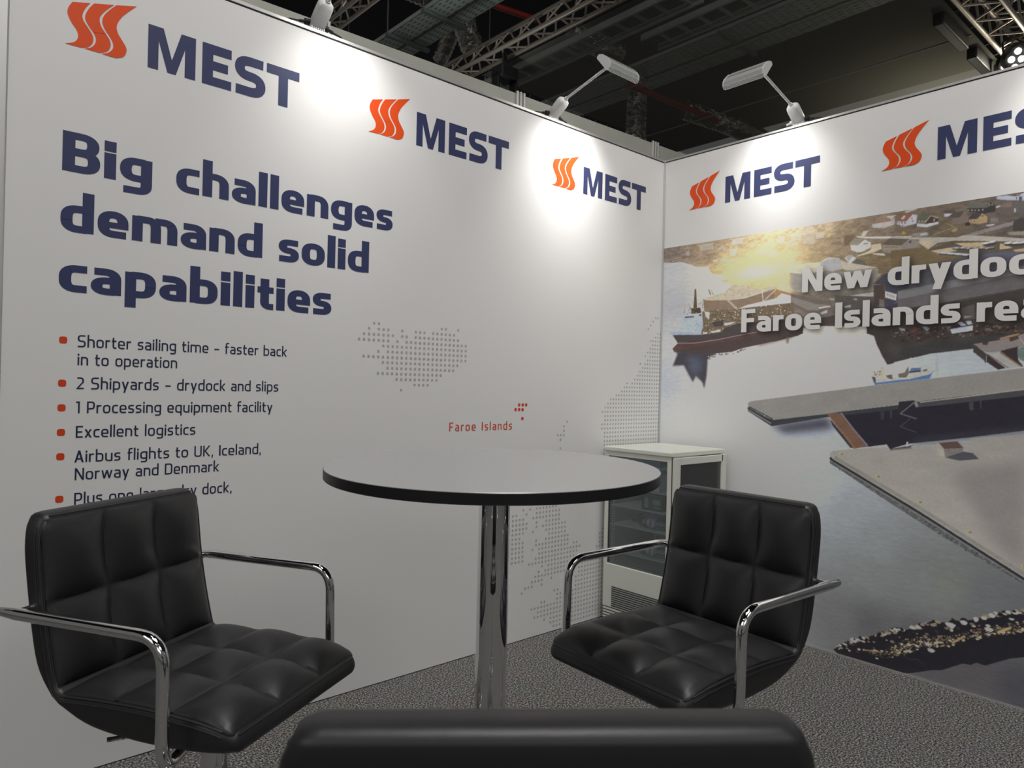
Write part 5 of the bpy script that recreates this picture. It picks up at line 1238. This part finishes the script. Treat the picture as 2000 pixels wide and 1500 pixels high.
def doorf(b):
    y0, y1 = Y0-.022, Y0-.005; za, zb = .300, FT-.027
    box(b, X0+.002, X0+.045, y0, y1, za, zb, bev=.002); box(b, X1-.045+.004, X1, y0, y1, za, zb, bev=.002)
    box(b, X0+.04, X1-.03, y0, y1, zb-.034, zb, bev=.002); box(b, X0+.04, X1-.03, y0, y1, za, za+.04, bev=.002)
dr = part('door', MT['fridge'], doorf)
part('door_glass', MT['glass'], lambda b: box(b, X0+.043, X1-.038, Y0-.015, Y0-.011, .335, FT-.06), dr)
part('door_handle', MT['gasket'], lambda b: box(b, X0+.012, X0+.026, Y0-.034, Y0-.021, .52, .66, bev=.003), dr)
for (px, py) in ((X1-.050, Y0+.028), (X1-.050, Y1-.040), (X0+.020, Y1-.040), (X0+.020, Y0+.028)):
    rl = part('shelf_rail', MT['wire'], lambda b: box(b, px, px+.018, py, py+.003, .31, FT-.05))
    part('hole_pattern', MT['black'], lambda b: [(box(b, px+.005, px+.012, py-.0015, py+.0005, .325+k*.0131, .331+k*.0131), box(b, px-.0012, px+.0005, py+.0006, py+.0024, .325+k*.0131, .331+k*.0131)) for k in range(40)], rl)
part('inner_floor', MT['fridgein'], lambda b: box(b, X0+.012, X1-.012, Y0+.004, Y1-.012, .303, .312))
SH = (.372, .508, .604, .698)
for z in SH:
    def sh(b, z=z):
        for k in range(24): tube(b, [(X0+.022+k*.0170, Y0+.02, z), (X0+.022+k*.0170, Y1-.03, z)], .0017, 6)
        for y in (Y0+.018, (Y0+Y1)/2, Y1-.030): tube(b, [(X0+.018, y, z-.003), (X1-.018, y, z-.003)], .0026, 6)
        for x in (X0+.018, X1-.018): tube(b, [(x, Y0+.018, z-.003), (x, Y1-.03, z-.003)], .0028, 6)
    part('wire_shelf', MT['wire'], sh)
part('vent_pattern', MT['gasket'], lambda b: [box(b, X0+.011, X0+.0125, Y0+.03+k*.0135, Y0+.038+k*.0135, .3135, .318) for k in range(24)])
# --- bottles lying on the two lower shelves, caps to the wall
def bottle_proto():
    r = .0325; t = thing('water_bottle', 'clear plastic water bottle', 'bottle', (0,0,0), 0, 'water bottles lying in the fridge')
    # axis along +y, bottom at y = 0
    prof = [(0,.004),(.022,.002),(.029,0),(.0320,.006),(.0325,.02),(.0312,.028),(.0325,.036),(.0325,.046),(.0312,.054),(.0325,.062),(.0325,.128),(.0315,.134),(.0325,.140),(.032,.152),(.028,.170),(.019,.188),(.0125,.198),(.0125,.212)]
    def rot(bm):
        for v in bm.verts: v.co = Vector((v.co.x, v.co.z, v.co.y+r))
        bmesh.ops.recalc_face_normals(bm, faces=bm.faces)
    bm = bmesh.new(); lathe(bm, prof, 28); rot(bm); finish(bm, 'bottle_body', MT['pet'], t, True, 50)
    bm = bmesh.new(); lathe(bm, [(.0329,.066),(.0331,.067),(.0331,.125),(.0329,.126)], 36); rot(bm); lb = finish(bm, 'bottle_label', MT['label'], t, True)
    # pale oval with the name, wrapped on the label's visible side
    def wrap(q):  # q: (u along the axis, v around), towards -x
        return [(-.0334*math.cos(v/.0333), u, r+.0334*math.sin(v/.0333)) for u, v in q]
    bm = bmesh.new(); c_ = bm.verts.new(wrap([(.0955, .002)])[0]); el = [bm.verts.new(wrap([(.0955+.0235*math.cos(a), .002+.0235*math.sin(a))])[0]) for a in np.linspace(0, 2*PI, 25)[:-1]]
    mid = [bm.verts.new(wrap([(.0955+.012*math.cos(a), .002+.012*math.sin(a))])[0]) for a in np.linspace(0, 2*PI, 25)[:-1]]
    for k in range(24): bm.faces.new((el[k], el[(k+1)%24], mid[(k+1)%24], mid[k])); bm.faces.new((mid[k], mid[(k+1)%24], c_))
    finish(bm, 'label_patch', MT['carton'], lb, True)
    qs = []
    for txt, uu in (('HIGHLAND', .0945), ('SPRING', .0865)):
        hw_ = .019 if txt[0] == 'H' else .0135
        qs += [[(uu+q*.0062+.001, v) for v, q in quad] for quad in layout(txt, -hw_+.002, hw_+.002, REG, .12)]
    me = bpy.data.meshes.new('label_name'); vv = []; ff = []
    for q in qs:
        b0 = len(vv); vv += [(-.0337*math.cos(v/.0333), u, r+.0337*math.sin(v/.0333)) for u, v in q]; ff.append(list(range(b0, b0+len(q))))
    me.from_pydata(vv, [], ff); me.materials.append(MT['ink']); o = bpy.data.objects.new('label_name', me); COL.objects.link(o); o.parent = lb
    bm = bmesh.new(); lathe(bm, [(0,.228),(.0145,.228),(.0155,.226),(.0155,.210),(.0130,.209)], 24); rot(bm); finish(bm, 'bottle_cap', MT['cap'], t, True, 40)
    return t
bt = bottle_proto(); first = True
pos = ['by the left pane', 'next to the outermost one', 'third from the left pane', 'fourth from the left pane', 'fifth from the left pane']
for zi, z, nm in ((0, SH[1], 'upper bottle shelf'), (1, SH[0], 'lower bottle shelf')):
    for k in range(5):
        o = bt if first else copy_tree(bt); first = False
        o.location = (FX0+.060+k*.0715, FY0+.040 if k % 2 == 0 else FY0+.052, z+.002)
        o['label'] = 'violet labelled water bottle lying on the fridge\'s %s, %s' % (nm, pos[k])
        o['group'] = 'water bottles lying in the fridge'
# upright bottle and cartons on the top shelf
ub = copy_tree(bt); ub.location = (FX0+.10, FY0+.053, SH[3]+.002); ub.scale = (.62,.62,.62); ub.rotation_euler = (PI/2, 0, -.2)
ub['label'] = 'small water bottle standing before the milk cartons on the top fridge shelf'
ub.location = (FX0+.085, FY0+.040, SH[3]+.003)
def carton(label, x0, x1, y0, y1, z0, z1, front):
    t = thing('milk_carton', label, 'carton', ((x0+x1)/2, (y0+y1)/2, z0), 0, 'milk cartons on the top fridge shelf')
    w, d, h = (x1-x0)/2, (y1-y0)/2, z1-z0
    bm = bmesh.new(); box(bm, -w, w, -d, d, 0, h, bev=.002); body = finish(bm, 'carton_body', MT['carton'], t)
    bm = bmesh.new(); box(bm, -w-.0006, w+.0006, -d-.0006, d+.0006, h*.80, h-.004); finish(bm, 'blue_band', MT['cartonblue'], t)
    def onf(u, v): return (-w+u*2*w, -d-.0009, v*h)
    def onl(u, v): return (-w-.0009, d-u*2*d, v*h)
    for fn, a, b_, s in ((onf, .52 if front else .1, .95 if front else .8, w), (onl, .25, .80, d)):
        q = [[(u, .56+v*.17) for u, v in quad] for quad in layout('Milk', a, b_, REG, .12)]
        o = put(q, fn, 'milk_lettering', MT['cartonblue'], body)
    if front:
        fl = [[(.08,.72),(.40,.72),(.40,.765),(.08,.765)],[(.06,.47),(.44,.47),(.44,.478),(.06,.478)],[(.06,.25),(.44,.25),(.44,.258),(.06,.258)],[(.06,.25),(.07,.25),(.07,.478),(.06,.478)],[(.43,.25),(.44,.25),(.44,.478),(.43,.478)]]
        fl += [[(.52,.46-k*.045),(.52+.36*(1-.2*(k%2)),.46-k*.045),(.52+.36*(1-.2*(k%2)),.472-k*.045),(.52,.472-k*.045)] for k in range(4)]
        put(fl, onf, 'carton_print', MT['label'], body)
        bars = []; x = .12; rr = random.Random(3)
        while x < .90:
            wdt = rr.choice((.008,.014,.02)); bars.append([(x,.05),(x+wdt,.05),(x+wdt,.19),(x,.19)]); x += wdt+rr.choice((.008,.014,.02))
        put(bars, onf, 'bar_print', MT['black'], body)
    return t
carton('white milk carton with printed panel behind the fridge door glass', FX0+.098, FX0+.245, FY0+.078, FY0+.150, SH[3]+.002, .842, True)
carton('white and blue milk carton nearest the fridge\'s left pane', FX0+.026, FX0+.096, FY0+.085, FY0+.300, SH[3]+.002, .848, False)
t = thing('drink_pack', 'dark green printed pack on the fridge shelf above the lying bottles', 'pack', (FX0+.06, FY0+.13, SH[2]+.002))
bm = bmesh.new(); box(bm, -.032, .032, -.062, .062, 0, .078, bev=.002); pk = finish(bm, 'pack_body', MT['greenbox'], t)
put([[(.02,.01),(.045,.01),(.045,.05),(.038,.062),(.027,.062),(.02,.05)], [(-.05,.012),(-.01,.012),(-.01,.02),(-.05,.02)], [(-.05,.03),(-.005,.03),(-.005,.055),(-.05,.055)]], lambda u, v: (-.0326, u, v), 'pack_print', MT['palegreen'], pk)

# ================================================================== the hall above: trusses, trays, ducts, gauze
def truss(label, A, B, w, h, tri=False, pitch=.5, rc=.022, rb=.009, skirt=False):
    A, B = Vector(A), Vector(B); d = (B-A).normalized(); L = (B-A).length; s = d.cross(Vector((0,0,1))).normalized(); u = Vector((0,0,1))
    t = thing('lighting_truss', label, 'truss', A, 0, 'aluminium trusses under the hall ceiling')
    ch = [s*(-w/2), s*(w/2), u*h] if tri else [s*(-w/2), s*(w/2), s*(w/2)+u*h, s*(-w/2)+u*h]
    for c in ch:
        bm = bmesh.new(); tube(bm, [c, c+d*L], rc, 12); finish(bm, 'chord', MT['truss'], t, True)
    bm = bmesh.new(); n = int(L/pitch); m = len(ch)
    for k in range(n):
        for i in range(m):
            a, b = ch[i], ch[(i+1) % m]; p0, p1 = d*(L*k/n), d*(L*(k+.5)/n); p2 = d*(L*(k+1)/n)
            tube(bm, [a+p0, b+p1], rb, 6); tube(bm, [b+p1, a+p2], rb, 6)
    finish(bm, 'lattice', MT['truss'], t, True)
    return t
truss('long aluminium truss along the near edge of the grey ceiling gauze', (1.92, -3.2, 5.0), (1.92, 6.6, 5.0), .21, .22, True, .42, .026, .011)
truss('aluminium truss high behind the leftmost arm light', (.20, -.5, 5.0), (.20, 6.6, 5.0), .15, .2, True, .40, .022, .010)
truss('far aluminium truss low behind the booth corner, lacing the gauze\'s far hem', (2.2, 4.52, 4.74), (9.5, 4.40, 4.74), .20, .2, True, .42, .024, .010)
truss('aluminium truss at the right, carrying the bright stage lamps', (3.2, -.28, 5.0), (9.5, -.32, 5.0), .31, .3, False, .42, .026, .012)

# gauze sheet slung between the trusses
gm = bpy.data.materials.new('grey_gauze'); gm.use_nodes = True; nt = gm.node_tree; nt.nodes.clear()
tr_ = nt.nodes.new('ShaderNodeBsdfTransparent'); df = nt.nodes.new('ShaderNodeBsdfDiffuse'); df.inputs[0].default_value = (.17,.165,.145,1); tl = nt.nodes.new('ShaderNodeBsdfTranslucent'); tl.inputs[0].default_value = (.10,.097,.085,1)
ad = nt.nodes.new('ShaderNodeAddShader'); mx = nt.nodes.new('ShaderNodeMixShader'); mx.inputs[0].default_value = .62; oo = nt.nodes.new('ShaderNodeOutputMaterial')
nt.links.new(df.outputs[0], ad.inputs[0]); nt.links.new(tl.outputs[0], ad.inputs[1]); nt.links.new(tr_.outputs[0], mx.inputs[1]); nt.links.new(ad.outputs[0], mx.inputs[2]); nt.links.new(mx.outputs[0], oo.inputs[0])
bm = bmesh.new(); gx = np.linspace(2.06, 13.0, 45); gy = np.linspace(-.08, 4.28, 20); G = []
for j, y in enumerate(gy): G.append([bm.verts.new((x, y-.035*(x-2.06)*(j/19.0)*.4, 4.97-.06*math.sin(PI*j/19)*abs(math.sin((x-2.06)*1.0)))) for x in gx])
for j in range(19):
    for i in range(44): bm.faces.new((G[j][i], G[j][i+1], G[j+1][i+1], G[j+1][i]))
gz = finish(bm, 'ceiling_gauze', gm, None, True); tag(gz, 'sheer dark grey gauze slung under the hall ceiling between trusses', 'gauze')
seam = mat('gauze_seam', (.24,.235,.21), .8); bm = bmesh.new()
for x in (3.6, 5.1, 6.6, 8.1, 9.6): tube(bm, [(x, -.06, 4.962), (x, 4.2, 4.955)], .008, 6)
finish(bm, 'seam', seam, gz)
bm = bmesh.new(); 
for k in range(30): tube(bm, [(2.1+k*.25, 4.26, 4.96), (2.16+k*.25, 4.40, 4.80)], .006, 5)
finish(bm, 'lacing', MT['traybar'], gz)

def cable_tray(label, x0, x1, y0, y1, z, bars):
    t = thing('cable_tray', label, 'cable tray', ((x0+x1)/2, y0, z), 0, 'perforated cable trays under the ceiling'); w = (x1-x0)/2
    bm = bmesh.new(); box(bm, -w, w, 0, y1-y0, 0, .004); box(bm, -w, -w+.005, 0, y1-y0, 0, .06); box(bm, w-.005, w, 0, y1-y0, 0, .06); tt = finish(bm, 'tray', MT['tray'], t)
    bm = bmesh.new(); n = int((y1-y0)/.12)
    for k in range(n):
        for i in range(5):
            x = -w+w*2*(i+.5)/5+(.02 if k % 2 else -.02); y = (k+.5)*.12; vs = [bm.verts.new(p) for p in ((x-.011,y-.028,-.0012),(x+.011,y-.028,-.0012),(x+.011,y+.028,-.0012),(x-.011,y+.028,-.0012))]; bm.faces.new(vs)
    finish(bm, 'hole_pattern', MT['traybar'], tt)
    return t
def tray_run(label_a, label_b, x0, xm, x1, y0, y1, z, bars, blabel):
    cable_tray(label_a, x0, xm-.02, y0, y1, z, bars); cable_tray(label_b, xm+.02, x1, y0, y1, z, bars)
    for i, y in enumerate(bars):
        t = thing('support_bar', blabel[i], 'bar', ((x0+x1)/2, y, z-.05), 0, 'bars under the cable trays')
        bm = bmesh.new(); box(bm, -(x1-x0)/2-.06, (x1-x0)/2+.06, -.03, .03, 0, .046); finish(bm, 'channel', MT['traybar'], t)
        bm = bmesh.new()
        for s in (-1, 1): tube(bm, [(s*((x1-x0)/2+.045), 0, .02), (s*((x1-x0)/2+.045), 0, 3.0)], .006, 6)
        finish(bm, 'hanger_rod', MT['traybar'], t)
tray_run('wider perforated cable tray above the left wall, left of the pair', 'narrower perforated cable tray above the left wall, right of the pair', 1.80, 2.13, 2.38, -2.0, 8.5, 6.0, (3.35, 5.13, 6.0, 7.1), ['steel bar under the cable trays, out of frame at top', 'steel bar under the cable trays at the upper edge', 'steel bar under the cable trays nearest the left wall top', 'steel bar under the far end of the cable trays'])
tray_run('cable tray seen through the gauze, left of the far pair', 'cable tray seen through the gauze, right of the far pair', 6.0, 6.5, 6.95, -4.0, 8.0, 6.6, (1.0, 3.5), ['steel bar under the far cable trays', 'steel bar between the far cable trays and the gauze'])
def duct(label, pts, r):
    P = arc_path(pts, .5, 10); fine = []
    for a, b in zip(P, P[1:]):
        n = max(1, int((b-a).length/.035)); fine += [a.lerp(b, k/n) for k in range(n)]
    fine.append(P[-1]); rad = [r*(1+.045*(1 if k % 2 else -1)) for k in range(len(fine))]
    bm = bmesh.new(); tube(bm, fine, r, 18, True, rad); o = finish(bm, 'foil_duct', MT['foil'], None, True, 60)
    return tag(o, label, 'duct', 'foil ducts under the ceiling')
duct('crinkled foil duct crossing behind the left cable trays', [(.9, 6.1, 6.75), (1.75, 5.75, 6.6), (2.6, 5.5, 6.45), (3.0, 5.7, 6.1)], .17)
duct('short foil duct bending down beside the near truss, beyond the red pipe', [(2.75, 5.6, 6.9), (2.85, 5.9, 6.5), (3.0, 6.5, 6.2)], .12)
duct('short foil duct seen through the gauze behind the middle arm light', [(4.05, 4.75, 6.35), (4.5, 4.62, 6.3), (4.95, 4.60, 6.3)], .17)
duct('vertical foil duct hanging beyond the gauze above the booth corner', [(6.4, 5.4, 6.8), (6.4, 5.4, 5.9), (6.4, 5.4, 5.0)], .17)
duct('long foil duct beyond the gauze, right of the vertical duct', [(7.3, 5.0, 6.2), (8.0, 4.55, 6.0), (8.6, 4.4, 5.9), (9.2, 4.35, 5.8)], .18)
def pipe(label, pts, r):
    bm = bmesh.new(); tube(bm, pts, r, 12); return tag(finish(bm, 'red_pipe', MT['redpipe'], None, True), label, 'pipe', 'red sprinkler pipes')
pipe('red pipe beside the cable trays at the top edge', [(2.62, 4.9, 6.3), (3.4, 4.75, 6.3)], .04)
pipe('red pipe seen through the gauze near the booth corner', [(5.4, 4.75, 6.0), (9.5, 4.5, 6.0)], .05)
def ladder(label, x0, x1, y0, y1, z):
    t = thing('cable_ladder', label, 'cable ladder', ((x0+x1)/2, y0, z), 0, 'cable ladders beyond the gauze'); w = (x1-x0)/2
    for s_ in (-w, w):
        bm = bmesh.new(); box(bm, s_-.018, s_+.018, 0, y1-y0, 0, .09); finish(bm, 'rail', MT['tray'], t)
    n = int((y1-y0)/.32)
    for k in range(n):
        bm = bmesh.new(); box(bm, -w, w, (k+.5)*.32-.022, (k+.5)*.32+.022, .02, .05); finish(bm, 'rung', MT['tray'], t)
    for k in range(6):
        bm = bmesh.new(); tube(bm, [(-w+.05+k*.055, 0, .062), (-w+.05+k*.055, y1-y0, .062)], .010, 6); finish(bm, 'cable', MT['traybar'], t, True)
    for yy in (.3, y1-y0-.3):
        bm = bmesh.new(); tube(bm, [(-w, yy, .08), (-w, yy, 9.0-z)], .008, 6); finish(bm, 'hanger_rod', MT['traybar'], t)
ladder('nearer cable ladder seen through the gauze above the middle arm light', 3.80, 4.19, 2.6, 6.6, 6.0)
ladder('second cable ladder seen through the gauze at the top edge', 4.75, 5.15, 1.0, 4.0, 6.2)
# dark moving head hanging under the near truss
t = thing('stage_light', 'black moving head lamp hanging dark under the near truss', 'stage light', (1.95, 3.72, 4.9), 0, 'stage lights on the trusses')
bm = bmesh.new(); box(bm, -.13, .13, -.1, .1, -.20, -.06, bev=.02); finish(bm, 'lamp_base', MT['black'], t)
bm = bmesh.new(); box(bm, -.15, -.115, -.06, .06, -.50, -.19, bev=.01); box(bm, .115, .15, -.06, .06, -.50, -.19, bev=.01); finish(bm, 'yoke', MT['black'], t)
bm = bmesh.new(); lathe(bm, [(0,-.62),(.09,-.62),(.10,-.55),(.105,-.42),(.08,-.33),(0,-.32)], 24); finish(bm, 'lamp_head', MT['black'], t, True, 40)
bm = bmesh.new(); tube(bm, [(0,0,-.07),(0,0,.11)], .02, 8); finish(bm, 'hook_clamp', MT['black'], t)
# black bars and bright lamps on the right truss
for lab, x, ln in (('long black bar lamp hung on the right truss, nearest the middle of the hall', 4.78, .78), ('shorter black bar lamp on the right truss beside the bright lamps', 5.70, .55)):
    t = thing('stage_light', lab, 'stage light', (x, .03, 4.98), 0, 'stage lights on the trusses')
    bm = bmesh.new(); box(bm, -ln/2, ln/2, -.05, .05, -.13, .03, bev=.015); finish(bm, 'bar_housing', MT['black'], t)
    bm = bmesh.new(); tube(bm, [(-ln*.3, -.03, .02), (-ln*.3, -.13, .03)], .014, 8); tube(bm, [(ln*.3, -.03, .02), (ln*.3, -.13, .03)], .014, 8); finish(bm, 'bracket', MT['black'], t)
def led_lamp(label, x, y, z):
    t = thing('stage_light', label, 'stage light', (x, y, z), 0, 'stage lights on the trusses')
    d = (CAM-Vector((x,y,z))).normalized(); d = (d+Vector((.0,-.35,-.25))).normalized(); a, b = frame(d)
    bm = bmesh.new(); tube(bm, [-d*.14, -d*.02], .15, 20); tube(bm, [-d*.02, d*.03], .155, 20); finish(bm, 'lamp_can', MT['black'], t, True, 40)
    for k in range(7):
        c = Vector((0,0,0)) if k == 0 else (a*math.cos(k*PI/3)+b*math.sin(k*PI/3))*.092
        bm = bmesh.new(); tube(bm, [c+d*.03, c+d*.036], .030, 12); finish(bm, 'led', MT['led'], t)
    bm = bmesh.new(); tube(bm, [a*.15, a*.17+Vector((0,0,.18)), Vector((0,0,.32)), -a*.17+Vector((0,0,.18)), -a*.15], .012, 8); finish(bm, 'yoke', MT['black'], t)
    ld = bpy.data.lights.new('led_glow', 'SPOT'); ld.energy = STAGE_W*8; ld.spot_size = 1.2; ld.spot_blend = .6; ld.shadow_soft_size = .12; ld.color = (1,.95,.8)
    lo = bpy.data.objects.new('led_glow', ld); COL.objects.link(lo); lo.parent = t; lo.location = d*.06; lo.rotation_euler = d.to_track_quat('-Z', 'Y').to_euler()
led_lamp('bright white multi LED lamp under the right truss, at the frame edge', 5.66, -.36, 4.80)
led_lamp('bright white multi LED lamp just behind its neighbour on the right truss', 6.05, -.20, 4.90)
# added uplight, unseen behind the right wall, to brighten the gauze
t = thing('stage_light', 'added unseen uplight behind the right wall, throwing light up onto the gauze', 'stage light', (6.6, .35, 3.2), 0, 'stage lights on the trusses')
bm = bmesh.new(); lathe(bm, [(0,-.2),(.09,-.2),(.12,-.02),(.12,0),(.10,0),(.10,-.03),(0,-.03)], 24); finish(bm, 'lamp_can', MT['black'], t, True)
bm = bmesh.new(); tube(bm, [(0,0,-.2),(0,0,-3.2)], .02, 8); finish(bm, 'stand', MT['black'], t)
ld = bpy.data.lights.new('added_uplight_glow', 'SPOT'); ld.energy = STAGE_W*6; ld.spot_size = 2.3; ld.spot_blend = 1.0; ld.shadow_soft_size = .1; ld.color = (1,.95,.72)
lo = bpy.data.objects.new('added_uplight_glow', ld); COL.objects.link(lo); lo.parent = t; lo.location = (0,0,-.01); lo.rotation_euler = (PI,0,0)

t = thing('stage_light', 'added unseen uplight beyond the grey partition, throwing light up onto the cable trays', 'stage light', (1.3, 3.6, 3.4), 0, 'stage lights on the trusses')  # unseen lamp added to brighten the trays from below
bm = bmesh.new(); lathe(bm, [(0,-.2),(.09,-.2),(.12,-.02),(.12,0),(.10,0),(.10,-.03),(0,-.03)], 24); finish(bm, 'lamp_can', MT['black'], t, True)
bm = bmesh.new(); tube(bm, [(0,0,-.2),(0,0,-3.4)], .02, 8); finish(bm, 'stand', MT['black'], t)
ld = bpy.data.lights.new('added_uplight_glow', 'SPOT'); ld.energy = STAGE_W*3.2; ld.spot_size = 2.0; ld.spot_blend = 1.0; ld.shadow_soft_size = .15; ld.color = (.93,1,.95)
lo = bpy.data.objects.new('added_uplight_glow', ld); COL.objects.link(lo); lo.parent = t; lo.location = (0,0,-.01); lo.rotation_euler = (PI,-.25,0)

# ------------------------------------------------------------------ added fill lights, unseen, behind and above the viewer, under the ceiling
for lab, x, y, z, e, sz, aim in (('wide added hall light behind the viewer, lowest and largest of the fill lights', -5.2, -6.8, 4.6, HALL_W[0], 3.6, (-1.4,-.6,.8)), ('wide added fill light high behind the viewer, over the aisle on the right', -1.6, -7.2, 6.8, HALL_W[1], 3.0, (-1.2,-1.0,.6)),
                                 ('wide added fill light high straight above the bar table', -2.6, -2.4, 7.2, HALL_W[2], 2.6, (-2.5,-2.1,0)), ('wide added fill light off to the left of the booth', -7.6, -2.2, 5.0, HALL_W[3], 3.0, (-1.0,-1.0,.8))):
    t = thing('hall_fill_light', lab, 'floodlight', (x, y, z), 0, 'added hall fill lights')
    bm = bmesh.new(); box(bm, -sz/2-.05, sz/2+.05, -sz/2-.05, sz/2+.05, .03, .16, bev=.02); finish(bm, 'housing', MT['black'], t)
    bm = bmesh.new(); tube(bm, [(0,0,.15),(0,0,9.0-z)], .015, 8); finish(bm, 'hanger_rod', MT['black'], t)
    ld = bpy.data.lights.new('hall_fill_glow', 'AREA'); ld.shape = 'SQUARE'; ld.size = sz; ld.energy = e; ld.color = (1.0,.975,.955)
    lo = bpy.data.objects.new('hall_fill_glow', ld); COL.objects.link(lo); lo.parent = t; lo.location = (0,0,.02)
    dd = (Vector(aim)-Vector((x,y,z))).normalized(); lo.rotation_euler = dd.to_track_quat('-Z','Y').to_euler()
